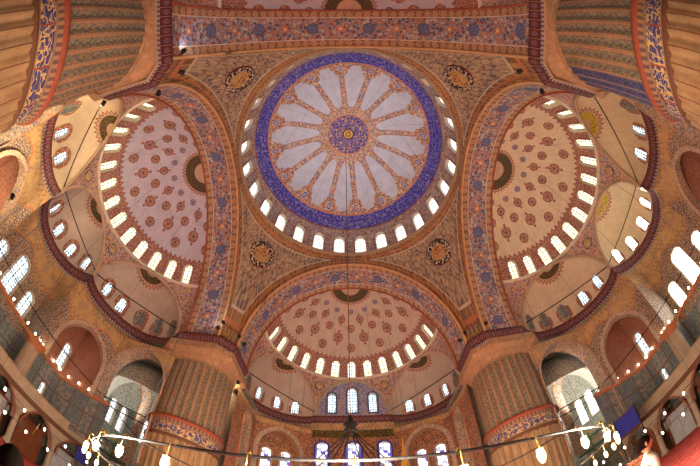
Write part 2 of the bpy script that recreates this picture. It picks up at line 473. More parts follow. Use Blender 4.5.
def mk():
    a = MT
    a['dome'] = material('painted_dome', m_dome)
    a['soffit'] = material('painted_arch_soffit', m_soffit)
    a['pend'] = material('painted_pendentive', m_pend)
    a['semi'] = material('painted_semidome', m_semi(C['plaster']))
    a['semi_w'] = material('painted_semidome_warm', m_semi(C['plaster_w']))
    a['semi_f'] = material('painted_semidome_front', m_semi(lin((188, 168, 150))))
    a['exe'] = material('painted_exedra', m_exedra(lin((186, 172, 156))))
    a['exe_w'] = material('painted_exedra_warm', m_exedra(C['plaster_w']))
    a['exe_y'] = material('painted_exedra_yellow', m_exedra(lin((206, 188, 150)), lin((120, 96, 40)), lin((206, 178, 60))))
    a['collar'] = material('painted_collar', m_collar)
    a['cornice'] = material('painted_cornice', m_cornice)
    a['scale'] = material('ochre_scales', m_scale)
    a['tilewall'] = material('tiled_wall', m_tilewall)
    a['surround'] = material('tiled_arch_surround', m_surround)
    a['panels'] = material('faience_panels', m_panels)
    a['ushaft'] = material('painted_shaft', m_uppershaft)
    a['ushaft_blue'] = material('painted_shaft_blue_edge', m_uppershaft_blue)
    a['lshaft'] = material('marble_shaft', m_lowershaft, rough=.45)
    a['band'] = material('inscription_paint', m_band)
    a['teeth'] = material('dentil_paint', m_teeth)
    a['carpet'] = material('red_carpet', m_carpet, rough=.95)
    for n in ('red', 'orange', 'cream', 'tan', 'ochre', 'pink', 'brown', 'dark', 'white', 'stone', 'wine', 'slate', 'grey', 'blue', 'teal'):
        a[n] = material('paint_'+n, color=C[n])
    a['impost'] = material('impost_stone', lambda: mix(noise(vec(uvs()[0], uvs()[1]), 2.5, 4)*1.4-.2, lin((192, 160, 122)), lin((150, 112, 80))))
    a['gilt'] = material('gilt_moulding', color=lin((176, 140, 70)), rough=.4)
    a['nichered'] = material('niche_plaster', lambda: mix(voro(vec(*uvs()), 3.0)[0] < .25, lin((158, 108, 86)), lin((136, 92, 76))))
    a['reveal'] = material('reveal_plaster', color=lin((168, 150, 132)))
    a['arris'] = material('arris_paint', color=lin((214, 172, 122)))
    a['rimred'] = material('terracotta_rim', color=lin((158, 84, 60)))
    a['greenpaint'] = material('green_paint', color=lin((92, 104, 62)))
    a['iron'] = material('black_iron', color=lin((30, 27, 27)), rough=.6, metal=0.)
    a['brass'] = material('brass', color=lin((190, 150, 80)), rough=.35, metal=.9)
    a['wood'] = material('walnut_wood', lambda: mix(noise(vec(uvs()[0]*6, uvs()[1]*.8), 3, 4) > .5, lin((104, 52, 28)), lin((134, 74, 40))), rough=.45)
    a['frame_red'] = material('red_window_paint', lambda: foliage(uvs()[0], uvs()[1], 2.2, C['red'], C['pink'], [C['wine'], C['pink']], .25, .05))
    a['roundel'] = material('gilt_roundel', m_roundel)
    a['pane_dome'] = material('dome_glass', m_lead(lin((255, 250, 240)), lin((225, 225, 230)), lin((170, 160, 150))), emit=1, estr=EM*1.0)
    a['pane_semi'] = material('semidome_glass', m_lead(lin((255, 246, 214)), lin((236, 214, 160)), lin((190, 165, 110))), emit=1, estr=EM*1.0)
    a['pane_exe'] = material('exedra_glass', m_lead(lin((245, 252, 255)), lin((70, 150, 175)), lin((120, 160, 180)), 3.4), emit=1, estr=EM*1.0)
    a['pane_wall'] = material('wall_glass', m_lead(lin((250, 254, 255)), lin((190, 215, 225)), lin((110, 130, 130)), 2.6), emit=1, estr=EM*1.0)
    a['pane_sun'] = material('sunlit_glass', m_lead(lin((255, 255, 250)), lin((255, 250, 235)), lin((210, 220, 210)), 2.6), emit=1, estr=EM*10.0)
    a['pane_stain'] = material('stained_glass', m_stained, emit=1, estr=EM*.9)
    a['bulb'] = material('lit_bulb', color=lin((255, 214, 140)), emit=1, estr=14)
    a['bulb_w'] = material('lit_small_bulb', color=lin((255, 236, 205)), emit=1, estr=10)
def m_roundel():
    u, v = uvs()
    r = sqrtx(u*u+v*v)
    c = script(u, v, 2.6, C['gold'], C['red'], .06)
    c = mix(noise(vec(u, v), 1.3, 1) > .55, c, C['ochre'])
    ring = mix(noise(vec(u*2, v*2), 3, 2) > .52, C['dark'], C['cream'])
    c = mix(r > .62, c, ring); c = mix(r > .94, c, C['wine'])
    return c
EM = 2.0; DOMEW = 3100; SEMW = 900
mk()
SAMPLES = 0

# ------------------------------------------------------------------ window kit (shared meshes)
KIT = {}
def window(kind, w, h, mw, parent=None, name='window', depth=.5, fw=.22, pt=0., pane='pane_dome', face='frame_red', rev='reveal'):
    key = (w, h, depth, fw, pt, pane, face, rev)
    if key not in KIT:
        KIT[key] = (frame_mesh('window', w, h, depth, fw, MT[face], MT[rev], pt), pane_mesh('pane', w, h, depth, MT[pane], pt))
    f = obj(name, KIT[key][0], parent=parent, mw=mw)
    if parent is None: f['kind'] = 'structure'
    p = obj('pane', KIT[key][1], parent=f)
    return (np.array(mw.inverted()), w, h, pt)
WN = [0]
def wall_window(*a, **k):
    WN[0] += 1
    return window('wall', *a, name='window_%d' % WN[0], **k)

# ------------------------------------------------------------------ main dome
def main_dome():
    root = empty('main_dome', (0, 0, HR))
    tag(root, 'great central dome with white petals radiating from a blue crown medallion', 'dome')
    hol = []
    for i in range(28):
        a = 2*PI*(i+.5)/28
        r = R0+.26; ca, sa = math.cos(a), math.sin(a)
        z0 = .35; tilt = .045
        inward = Vector((-ca*math.cos(tilt), -sa*math.cos(tilt), -math.sin(tilt))); up = Vector((-ca*math.sin(tilt), -sa*math.sin(tilt), math.cos(tilt)))
        mw = frame_matrix((ca*r, sa*r, z0), inward, up)
        h = window('dome', 1.35, 3.75, mw, root, depth=.5, fw=.16, pane='pane_dome', face='frame_red')
        hol.append(h)
    n, m = 560, 110
    P = np.zeros((n+1, m+1, 3)); UV = np.zeros((n+1, m+1, 2))
    for j in range(m+1):
        v = j/m
        if v < .76:
            ph = math.radians(60.6)*v/.76; r = 13.2*math.sin(ph); z = HA-HR-13.2+13.2*math.cos(ph)
        else:
            k = (v-.76)/.24; z0 = HA-HR-13.2+13.2*math.cos(math.radians(60.6)); z = z0*(1-k); r = 11.5+.5*min(1, k*1.6)**.7
        for i in range(n+1):
            a = 2*PI*i/n
            P[i, j] = (r*math.cos(a), r*math.sin(a), z); UV[i, j] = (16*i/n, v)
    sh = grid('shell', P, UV, hol)
    obj('shell', sh, MT['dome'], root)
    prof = [(R0+.35, .3), (R0+.05, .3), (R0-.05, .18), (R0, .0), (R0+.15, -.12), (R0+.2, -.3)]
    obj('ring_moulding', lathe_mesh('ring_moulding', prof, 160, MT['tan']), parent=root)
    b = lathe_mesh('boss', [(.02, -.25), (.3, -.2), (.42, -.05), (.45, .05)], 24, MT['brass'])
    obj('boss', b, parent=root, mw=Matrix.Translation((0, 0, HA-HR)))
main_dome()

# ------------------------------------------------------------------ great arches, pendentives
SIDE_NAME = {'F': 'qibla', 'B': 'rear', 'L': 'west', 'R': 'east'}
SIDE_SAY = {'F': 'in front of the three tall stained windows', 'B': 'passing overhead nearest the viewer', 'L': 'on the side of the shaded galleries', 'R': 'on the side of the glaring sunlit windows'}
def arch_pts(n=64):
    out = []
    for i in range(n+1):
        t = PI*i/n
        out.append((-AW*math.cos(t), AZ+(AC-AZ)*math.sin(t)))
    return out
AP = arch_pts()
def great_arch(side):
    root = empty('great_arch', W(side, 0, 0, AZ)); inv = Matrix.Translation(-Vector(root.location))
    tag(root, 'painted great arch with blue medallions, ' + SIDE_SAY[side], 'arch')
    L = [0]
    for (a, b) in zip(AP[:-1], AP[1:]): L.append(L[-1]+math.dist(a, b))
    m = 8; P = np.zeros((len(AP), m+1, 3)); UV = np.zeros((len(AP), m+1, 2))
    for i, (u, z) in enumerate(AP):
        for j in range(m+1):
            P[i, j] = inv @ Vector(W(side, u, (A-B)*(1-j/m), z)); UV[i, j] = (L[i]+1.3, j/m)
    obj('soffit', grid('soffit', P, UV), MT['soffit'], root)
    for nm, d, r, mt in (('inner_moulding', A-B, .12, 'arris'), ('outer_moulding', 0., .09, 'rimred')):
        pts = [inv @ Vector(W(side, u*.995, d, z-.03)) for u, z in AP]
        obj(nm, tube_mesh(nm, pts, r, MT[mt], 6), parent=root)
for s in 'FBLR': great_arch(s)
def pendentive(sx, sy, say):
    root = empty('pendentive', (sx*A, sy*A, AZ)); o = Vector(root.location)
    tag(root, 'painted pendentive with a gilt roundel, ' + say, 'pendentive')
    n = 48; m = 40
    low = []
    for i in range(n//2+1):
        t = PI/2*(1-i/(n//2)); low.append((A, AW*math.cos(t), AZ+(AC-AZ)*math.sin(t)))
    half = low[:]; low = half + [(y, x, z) for x, y, z in reversed(half)]
    N = len(low); P = np.zeros((N, m+1, 3)); UV = np.zeros((N, m+1, 2))
    for i, (x, y, z) in enumerate(low):
        a = PI/2*i/(N-1); lo = Vector((x, y, z)); hi = Vector((R0+.15, 0, HR-.25)); hi = Vector((hi.x*math.cos(a), hi.x*math.sin(a), hi.z))
        Lc = (hi-lo).length; out = Vector((math.cos(PI/4), math.sin(PI/4), .3)).normalized()
        for j in range(m+1):
            s = j/m; p = lo.lerp(hi, s)+out*(1.75*(Lc/15)**2*4*s*(1-s))
            edge = s*Lc
            # distance from the nearer arch plane
            q = min(A-min(p.x, A), A-min(p.y, A)) + .0
            dd = math.sqrt(max(0, (A-p.x))**2+0) 
            P[i, j] = (sx*p.x-o.x, sy*p.y-o.y, p.z-o.z)
            # metres from the arch curve: compare with the curve at this height
            def off(u_, z_):
                k = math.hypot(u_/AW, (z_-AZ)/(AC-AZ)); return (k-1)*11.2
            v = max(min(off(p.y, p.z), off(p.x, p.z)), 0)
            v = min(v, (1-s)*Lc*1.0)
            UV[i, j] = ((a-PI/4)*math.hypot(p.x, p.y), v)
    obj('surface', grid('surface', P, UV), MT['pend'], root)
    # roundel, laid on the curved surface
    c = Vector(P[(N-1)//2, int(m*.79)]) + Vector((0, 0, 0))
    c2 = Vector(P[(N-1)//2, int(m*.79)+3]) ; up = (c2-c).normalized()
    side = Vector((sx*-1, sy*1, 0)).normalized(); nrm = side.cross(up).normalized()
    if nrm.dot(Vector((-sx, -sy, -.3))) < 0: nrm = -nrm
    V = []; UVr = []; F = []
    K = 40; rings = (0, .3, .6, .85, 1.0, 1.04)
    for k, rr in enumerate(rings):
        for i in range(K):
            t = 2*PI*i/K; x, y = math.cos(t)*rr*1.55, math.sin(t)*rr*1.55
            V.append(c+side*x+up*y+nrm*((.34-.05*(rr**2)) if k < 5 else -.3)); UVr.append((x/1.55, y/1.55))
    for k in range(5):
        for i in range(K): F.append((k*K+i, k*K+(i+1) % K, (k+1)*K+(i+1) % K, (k+1)*K+i))
    obj('roundel', mesh('roundel', V, F, UVr, True), MT['roundel'], root)
for sx, sy, say in ((-1, -1, 'beside the rear arch above the golden pier'), (1, -1, 'beside the rear arch above the near sunlit pier'),
                    (-1, 1, 'toward the stained windows on the shaded gallery side'), (1, 1, 'toward the stained windows on the sunlit side')):
    pendentive(sx, sy, say)

# ------------------------------------------------------------------ semidomes and exedrae
def ell(Aq, Bq, depth):
    """plan half-ellipse over chord A-B bulging away from the hall's middle"""
    Aq, Bq = Vector(Aq), Vector(Bq); M = (Aq+Bq)/2; t = (Bq-Aq)/2; n = Vector((-t.y, t.x)).normalized()
    if n.dot(M) < 0: n = -n
    return M, t, n, depth
def ell_pt(E, psi, k=1., off=0.):
    M, t, n, d = E
    return M + t*(1+off/t.length)*math.sin(psi)*k + n*(d+off)*math.cos(psi)*k
JU, JD = 4.35, 9.7
CORN = {+1: ell((JU, JD), (10.75, .9), 3.7), -1: ell((-10.75, .9), (-JU, JD), 3.7)}
CENT = ell((-JU, JD), (JU, JD), 4.6)
EXH = 5.25
def sem_uv(phi): return math.degrees(phi)
SEMI_SAY = {'F': 'semidome over the stained windows, dotted with red roundels', 'L': 'pinkish semidome dotted with red roundels on the shaded gallery side',
            'R': 'warm cream semidome dotted with red roundels on the sunlit side', 'B': 'semidome behind the viewer beyond the rear arch'}
def semidome(side):
    root = empty('semidome', W(side, 0, 0, SZ)); inv = Matrix.Translation(-Vector(root.location))
    tag(root, SEMI_SAY[side], 'semidome')
    if side == 'B': root['kind'] = 'structure'
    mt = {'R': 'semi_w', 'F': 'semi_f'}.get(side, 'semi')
    hol = []
    NW = 13
    for i in range(NW if side != 'B' else 0):
        a = .2+(PI-.4)*i/(NW-1)
        z0 = SZ+.12; r = arch_u(z0)
        tilt = math.atan2(arch_u(z0)-arch_u(z0+2), 2)
        cu, cd = math.cos(a), math.sin(a)
        mw = inv @ win_matrix(side, r*cu, r*cd, z0, -cu, -cd, tilt)
        hol.append(window('semi', 1.08, 2.15, mw, root, depth=.45, fw=.13, pane='pane_semi', face='frame_red'))
    n, m = 240, 100
    P = np.zeros((n+1, m+1, 3)); UV = np.zeros((n+1, m+1, 2))
    phm = math.acos((SZ-AZ)/(AC-AZ))
    for j in range(m+1):
        ph = phm*j/m; r = AW*math.sin(ph); z = AZ+(AC-AZ)*math.cos(ph)
        for i in range(n+1):
            a = PI*i/n
            P[i, j] = inv @ Vector(W(side, r*math.cos(a), r*math.sin(a), z)); UV[i, j] = (180*i/n, math.degrees(ph))
    obj('shell', grid('shell', P, UV, hol), MT[mt], root)
    # collar: from the foot ring down to the exedra arches
    segs = [(-1, CORN[-1]), (0, CENT), (1, CORN[1])]
    low = []; n1 = 36
    for sgn, E in segs:
        M, t, nn, d = E
        for i in range(n1+1):
            q = PI*i/n1; p = M - t*math.cos(q); low.append((p.x, p.y, AZ+EXH*math.sin(q)*.98))
    low = [(-10.5, 0, AZ)] + low + [(10.5, 0, AZ)]
    angs = [math.atan2(max(p[1], 0), p[0]) for p in low]; angs[0] = PI; angs[-1] = 0
    m2 = 10; P = np.zeros((len(low), m2+1, 3)); UV = np.zeros((len(low), m2+1, 2)); rb = arch_u(SZ); s = 0
    for i, (p, a) in enumerate(zip(low, angs)):
        if i: s += math.dist(p[:2], low[i-1][:2])
        hi = Vector((rb*math.cos(a), rb*math.sin(a), SZ)); lo = Vector(p); L = (hi-lo).length
        out = Vector((math.cos(a), math.sin(a), .3)).normalized()
        for j in range(m2+1):
            k = j/m2; q = hi.lerp(lo, k)+out*(.5*(L/6)**2*4*k*(1-k)*.6)
            P[i, j] = inv @ Vector(W(side, *q)); UV[i, j] = (s, k*L)
    obj('collar', grid('collar', P, UV), MT['collar'], root)
    pts = [inv @ Vector(W(side, (rb-.05)*math.cos(PI*i/60), (rb-.05)*math.sin(PI*i/60), SZ)) for i in range(61)]
    obj('foot_moulding', tube_mesh('foot_moulding', pts, .12, MT['cream'], 6), parent=root)
    # small roundels between the exedra arches
    if side != 'B':
        for sg in (-1, 1):
            a = math.atan2(JD, JU*sg); p = Vector((math.cos(a)*10.0, math.sin(a)*10.0, 23.6))
            c = inv @ Vector(W(side, *p)); nrm = Vector(Wn(side, -math.cos(a), -math.sin(a)))+Vector((0, 0, -.25)); mw = frame_matrix(c+nrm*.12, nrm)
            me = lathe_mesh('small_roundel', [(0.001, .06), (.3, .07), (.52, .07), (.6, .04), (.62, -.1)], 24, MT['roundel'])
            for l, dta in zip(me.loops, me.uv_layers[0].data):
                v_ = me.vertices[l.vertex_index].co; dta.uv = (v_.x/.62, v_.y/.62)
            obj('small_roundel', me, parent=root, mw=mw @ Matrix.Rotation(PI/2, 4, 'X'))
for s in 'FLRB': semidome(s)

def exedra(side, which, say):
    """quarter-ellipsoid niche of plaster above the cornice"""
    E = {-1: CORN[-1], 0: CENT, 1: CORN[1]}[which]; M, t, nn, d = E
    root = empty('exedra', W(side, M.x, M.y, AZ)); inv = Matrix.Translation(-Vector(root.location))
    tag(root, say, 'exedra')
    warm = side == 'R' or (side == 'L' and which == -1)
    hol = []
    if side != 'B':
        for k in range(5):
            psi = math.radians(((-64, -36, -8, 22, 50) if which == -1 else (-50, -22, 8, 36, 64) if which == 1 else (-64, -33, 0, 33, 64))[k])
            zz = .35; kk = math.sqrt(1-(zz/EXH)**2)
            p = ell_pt(E, psi, kk)
            du = t.normalized()*math.sin(psi)/t.length + nn*math.cos(psi)/d
            du.normalize(); tilt = .14
            mw = inv @ win_matrix(side, p.x, p.y, AZ+zz, -du.x, -du.y, tilt)
            inner = k if which == -1 else 4-k        # counts from the pier end
            lit = (which == 0) or (inner >= (2 if side == 'F' else 3))
            if lit:
                hol.append(window('exe', .9, 1.75, mw, root, depth=.4, fw=.42, pane='pane_sun' if (side, which) == ('R', 0) else 'pane_exe', face='frame_red', rev='reveal'))
            else:
                key = 'blind'
                if key not in KIT:
                    KIT[key] = (frame_mesh('blind_window', 1.05, 1.9, .1, .36, MT['frame_red'], MT['tan'], 0.), pane_mesh('tile_panel', 1.05, 1.9, .08, MT['panels']))
                f = obj('blind_window', KIT[key][0], parent=root, mw=mw); obj('tile_panel', KIT[key][1], parent=f)
                hol.append((np.array(mw.inverted()), 1.05, 1.9, 0.))
    n, m = 110, 56
    P = np.zeros((n+1, m+1, 3)); UV = np.zeros((n+1, m+1, 2))
    for i in range(n+1):
        psi = -PI/2+PI*i/n
        for j in range(m+1):
            e = PI/2*j/m; k = math.cos(e); p = ell_pt(E, psi, k)
            P[i, j] = inv @ Vector(W(side, p.x, p.y, AZ+EXH*math.sin(e)))
            UV[i, j] = (t.length*k*math.sin(psi), d*k*math.cos(psi))
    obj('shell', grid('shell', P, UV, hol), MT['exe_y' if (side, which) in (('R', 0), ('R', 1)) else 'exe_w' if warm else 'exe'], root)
    pts = []
    for i in range(49):
        q = PI*i/48; p = M-t*math.cos(q)*.985; pts.append(inv @ Vector(W(side, p.x, p.y, AZ+EXH*math.sin(q)*.975)))
    obj('arch_moulding', tube_mesh('arch_moulding', pts, .16, MT['pink' if not warm else 'tan'], 6), parent=root)
exedra('L', 1, 'shaded-side corner exedra next to the pier bearing the bluish light patch')
exedra('L', 0, 'shaded-side middle exedra above three tall white windows')
exedra('L', -1, 'shaded-side corner exedra glowing golden beside the near pier')
exedra('R', 1, 'sunlit-side corner exedra beside the near pier with the blue striped edge')
exedra('R', 0, 'sunlit-side middle exedra with glaring windows and a yellow medallion')
exedra('R', -1, 'sunlit-side corner exedra with two lit and three blind windows by the far pier')
exedra('F', -1, 'corner exedra over the stained windows on the shaded gallery side')
exedra('F', 1, 'corner exedra over the stained windows on the sunlit side')

# ------------------------------------------------------------------ qibla lunette (flat middle bay)
def lunette():
    side = 'F'; root = empty('lunette', W(side, 0, 9.6, AZ)); inv = Matrix.Translation(-Vector(root.location))
    tag(root, 'arched lunette with three tall bluish windows above the gold inscription', 'lunette')
    hol = []
    for u, w, h in ((-2.5, .95, 2.9), (0, 1.15, 3.7), (2.5, .95, 2.9)):
        mw = inv @ win_matrix(side, u, 9.6, AZ+.45, 0, -1)
        hol.append(window('lun', w, h, mw, root, depth=.5, fw=.22, pane='pane_exe', face='slate', rev='reveal'))
    n, m = 120, 70; P = np.zeros((n+1, m+1, 3)); UV = np.zeros((n+1, m+1, 2))
    for i in range(n+1):
        u = -4.4+8.8*i/n
        top = EXH*math.sqrt(max(0, 1-(u/4.4)**2))
        for j in range(m+1):
            P[i, j] = inv @ Vector(W(side, u, 9.6, AZ+top*j/m)); UV[i, j] = (u, top*j/m)
    obj('tiled_face', grid('tiled_face', P, UV, hol), MT['lun'] if 'lun' in MT else MT['collar'], root)
    pts = [inv @ Vector(W(side, -4.35*math.cos(PI*i/48), 9.5, AZ+(EXH-.05)*math.sin(PI*i/48))) for i in range(49)]
    obj('arch_moulding', tube_mesh('arch_moulding', pts, .2, MT['stone'], 6), parent=root)
MT['lun'] = material('blue_lunette_paint', lambda: foliage(uvs()[0], uvs()[1], 2.4, C['lav'], C['slate'], [C['blue2'], C['pink'], C['lav']], .3, .06))
lunette()

# ------------------------------------------------------------------ cornice walkway
def half_path(side, off=0.):
    """side-local cornice line for u from -max to +max"""
    pts = []
    flat = side in 'FB'
    pts.append((-10.44+(-off), -3.88)); pts.append((-10.44-off, .3))
    for i in range(1, 24):
        p = ell_pt(CORN[-1], -PI/2+PI*i/24, off=off); pts.append((p.x, p.y))
    if flat: pts += [(-JU, JD+off), (JU, JD+off)]
    else:
        pts.append((-JU, JD+off*.7))
        for i in range(1, 24):
            p = ell_pt(CENT, -PI/2+PI*i/24, off=off); pts.append((p.x, p.y))
        pts.append((JU, JD+off*.7))
    for i in range(1, 24):
        p = ell_pt(CORN[1], -PI/2+PI*i/24, off=off); pts.append((p.x, p.y))
    pts.append((10.44+off, .3)); pts.append((10.44+off, -3.88))
    return pts
def loop(off=0.):
    L = []
    for s in 'FRBL':
        L += [W(s, u, d, 0)[:2] for u, d in half_path(s, off)]
    return L
def cornice():
    prof = [(.25, 19.5), (-.05, 19.5), (-.1, 19.3), (.0, 19.05), (.12, 18.85), (.28, 18.6), (.36, 18.42), (.5, 18.3)]
    loops = [loop(o) for o, z in prof]; N = len(loops[0])
    P = np.zeros((N+1, len(prof), 3)); UV = np.zeros((N+1, len(prof), 2)); s = 0
    for i in range(N+1):
        if i: s += math.dist(loops[1][i % N], loops[1][i-1])
        for j, (o, z) in enumerate(prof):
            P[i, j] = (*loops[j][i % N], z); UV[i, j] = (s, [0, .05, .12, .3, .5, .75, .88, 1][j])
    o = obj('trim_1', grid('trim_1', P, UV, smooth=False), MT['cornice']); tag(o, 'red cornice with blue and white teeth running round under the vaults', kind='structure')
cornice()

# ------------------------------------------------------------------ piers
PSAY = {(-1, -1): 'giant round pier lit golden nearest the viewer, beside the golden exedra', (1, -1): 'giant round pier with blue striped edge nearest the viewer on the sunlit side',
        (-1, 1): 'giant round pier beyond the chandelier with a bluish light patch above it', (1, 1): 'giant round pier beyond the chandelier on the sunlit side'}
def pier(sx, sy, first=None):
    root = empty('stone_pier', (sx*14.4, sy*14.4, 0)); tag(root, PSAY[(sx, sy)], 'pier')
    if first:
        for c in first.children:
            k = c.copy(); COL.objects.link(k); k.parent = root
            if c.name.startswith('impost'): k.scale = (sx, sy, 1)
        if sy < 0: root.scale = (1, 1, 1.045)
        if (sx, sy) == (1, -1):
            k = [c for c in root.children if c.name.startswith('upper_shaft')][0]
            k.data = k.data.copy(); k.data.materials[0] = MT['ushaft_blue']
        return root
    fl = lambda a, k: 1+.04*abs(math.cos(a*15))
    obj('lower_shaft', lathe_mesh('lower_shaft', [(3.5, 0), (3.5, .7), (3.22, 1.0), (3.22, 9.0)], 240, MT['lshaft'], mod=fl), parent=root)
    obj('lower_moulding', lathe_mesh('lower_moulding', [(3.24, 8.9), (3.42, 9.0), (3.44, 9.15), (3.3, 9.25)], 120, MT['brown']), parent=root)
    obj('inscription_band', lathe_mesh('inscription_band', [(3.3, 9.2), (3.32, 9.25), (3.32, 10.25), (3.34, 10.3)], 120, MT['band']), parent=root)
    obj('dentil_course', lathe_mesh('dentil_course', [(3.34, 10.28), (3.42, 10.3), (3.46, 10.5), (3.52, 10.52)], 120, MT['teeth']), parent=root)
    obj('rim_moulding', lathe_mesh('rim_moulding', [(3.5, 10.5), (3.6, 10.56), (3.64, 10.68), (3.56, 10.85), (3.22, 10.95)], 120, MT['rimred']), parent=root)
    obj('upper_shaft', lathe_mesh('upper_shaft', [(3.16, 10.95), (3.16, 17.0)], 240, MT['ushaft'], mod=fl), parent=root)
    # impost: loft from the round shaft to the chamfered square
    pl = 3.98; ch = 1.26
    def sq(a):
        c, s = math.cos(a), math.sin(a); m = max(abs(c), abs(s)); r = (pl-.2)/m
        r2 = (2*(pl-.2)-ch)/(abs(c)+abs(s)); return min(r, r2)
    V = []; F = []; UV = []; n = 120
    ks = [(0, 16.9), (.14, 16.95), (.14, 17.1), (.22, 17.2), (.5, 17.6), (.8, 17.85), (1., 18.0), (1., 18.7)]
    for k, z in ks:
        for i in range(n+1):
            a = 2*PI*i/n; r = 3.2*(1-k)+sq(a)*k; V.append((r*math.cos(a), r*math.sin(a), z)); UV.append((a*3.5, z))
    for k in range(len(ks)-1):
        for i in range(n): F.append((k*(n+1)+i, k*(n+1)+i+1, (k+1)*(n+1)+i+1, (k+1)*(n+1)+i))
    obj('impost', mesh('impost', V, F, UV, False), MT['impost'], root)
    return root
p0 = pier(-1, -1); p0.scale = (1, 1, 1.045)
for q in ((1, -1), (-1, 1), (1, 1)): pier(*q, first=p0)

# ------------------------------------------------------------------ lower walls
def wall_seg(name, side, a, b, z0, z1, mat, holes=(), step=.16, u0=0.):
    a, b = Vector(a), Vector(b); L = (b-a).length
    n = max(2, int(L/step)); m = max(2, int((z1-z0)/step))
    P = np.zeros((n+1, m+1, 3)); UV = np.zeros((n+1, m+1, 2))
    for i in range(n+1):
        p = a.lerp(b, i/n)
        for j in range(m+1):
            z = z0+(z1-z0)*j/m; P[i, j] = W(side, p.x, p.y, z); UV[i, j] = (u0+L*i/n, z)
    return grid(name, P, UV, holes, smooth=False)
def niche_mw(side, a, b, z, t=.5, into=0.):
    a, b = Vector(a), Vector(b); p = a.lerp(b, t); d = (b-a).normalized(); n = Vector((-d.y, d.x))
    if n.dot(p) > 0: n = -n
    return win_matrix(side, p.x-n.x*into, p.y-n.y*into, z, n.x, n.y), n
TOPZ = 17.6
def surround(name, w, h, mw, fw, depth, pt, face='surround', rev='surround', proud=.1):
    return obj(name, frame_mesh(name, w, h, depth, fw, MT[face], MT[rev], pt, closed=False, proud=proud), mw=mw)
def arch_trim(w, h, mw, fw, depth, pt, **k):
    global TR
    TR += 1
    o = surround('trim_%d' % TR, w, h, mw, fw, depth, pt, **k); o['kind'] = 'structure'; return (np.array(mw.inverted()), w, h, pt)
TR = 1
def side_walls(side):
    parts = []
    sun = side == 'R'
    pw = 'pane_sun' if sun else 'pane_wall'
    for sg in (-1, 1):
        P1, P2, P3, Q, P4, P5 = [(sg*u, d) for u, d in ((4.2, 14.2), (4.2, 10.9), (5.1, 11.0), (9.0, 11.5), (10.5, 7.3), (11.4, .4))]
        parts.append(wall_seg('w', side, P1, P2, 9.8, TOPZ, MT['tilewall']))
        parts.append(wall_seg('w', side, P2, P3, 9.8, TOPZ, MT['tilewall'], u0=4))
        # wide niche arch over the chord, with a faceted apse behind
        mw, n = niche_mw(side, P3, P4, 9.85)
        h = arch_trim(5.0, 5.8, mw, .42, .8, .2)
        parts.append(wall_seg('w', side, P3, P4, 9.8, TOPZ, MT['tilewall'], [h], u0=5))
        far = sg*(1 if side == 'L' else -1) > 0
        mw2, n2 = niche_mw(side, P3, Q, 10.5, t=.74)
        hh = [wall_window(1.1, 2.7, mw2, depth=.3, fw=.2, pane='pane_wall', face='surround', rev='reveal')] if far else []
        parts.append(wall_seg('d', side, P3, Q, 9.8, 17.0, MT['tilewall'], hh, u0=5))
        parts.append(wall_seg('d', side, Q, P4, 9.8, 17.0, MT['tilewall'], u0=10))
        cP = np.array([[W(side, *P3, 16.4), W(side, *P3, 16.4)], [W(side, *P4, 16.4), W(side, *Q, 16.9)]]); parts.append(grid('d', cP, np.zeros((2, 2, 2))))
        # open arch next to the pier
        mw, n = niche_mw(side, P4, P5, 5.8, t=.5)
        h = arch_trim(6.5, 11.3, mw, .16, 1.8, .16)
        parts.append(wall_seg('w', side, P4, P5, 5.8, TOPZ, MT['tilewall'], [h], u0=14))
        # lower panelled wall under the ledge
        parts.append(wall_seg('l', side, P4, Vector(P4).lerp(Vector(P5), .36), 5.6, 9.9, MT['panels'], u0=15))
        parts.append(wall_seg('l', side, P2, P3, 5.6, 9.8, MT['panels'], u0=4))
        parts.append(wall_seg('l', side, Q, P4, 5.6, 9.8, MT['panels'], u0=14))
        hq = []
        mw3, n = niche_mw(side, P3, Q, 6.7, t=.6)
        hq.append(wall_window(.75, 1.3, mw3, depth=.3, fw=.1, pane='pane_wall', face='brown', rev='reveal'))
        parts.append(wall_seg('l', side, P3, Q, 5.6, 9.8, MT['panels'], hq, u0=5))
        parts.append(wall_seg('l', side, P1, P2, 5.6, 9.8, MT['panels'], u0=0))
    # middle tympanum with three windows
    hs = []
    for u, w, hgt, z in ((-2.75, 1.25, 2.9, 10.9), (0, 1.7, 4.4, 10.9), (2.75, 1.25, 2.9, 10.9)):
        hs.append(wall_window(w, hgt, win_matrix(side, u, 14.2, z, 0, -1), depth=.4, fw=.14, pane=pw, face='cream', rev='reveal'))
    parts.append(wall_seg('w', side, (-4.2, 14.2), (4.2, 14.2), 9.8, TOPZ+.4, MT['tilewall'], hs))
    hs = []
    for u in (-2.2, 1.6):
        hs.append(wall_window(.9, 1.5, win_matrix(side, u, 14.2, 7.0, 0, -1), depth=.3, fw=.1, pane='pane_wall', face='brown', rev='reveal'))
    parts.append(wall_seg('l', side, (-4.2, 14.2), (4.2, 14.2), 5.6, 9.8, MT['panels'], hs))
    # transition up to the cornice
    low = []
    def seq(a, b, k):
        return [tuple(Vector(a).lerp(Vector(b), i/k)) for i in range(k)]
    Lp = [(-11.4, .4), (-10.5, 7.3), (-5.1, 11.0), (-4.2, 10.9), (-4.2, 14.2), (4.2, 14.2), (4.2, 10.9), (5.1, 11.0), (10.5, 7.3), (11.4, .4)]
    hp = half_path(side, .45)[1:-1]
    # nearest-angle matching from a pivot
    def resample(pts, k):
        pts = [Vector(p) for p in pts]; L = [0]
        for a, b in zip(pts[:-1], pts[1:]): L.append(L[-1]+(b-a).length)
        out = []; j = 0
        for i in range(k+1):
            s = L[-1]*i/k
            while j < len(L)-2 and L[j+1] < s: j += 1
            out.append(pts[j].lerp(pts[j+1], (s-L[j])/max(1e-6, L[j+1]-L[j])))
        return out
    K = 30
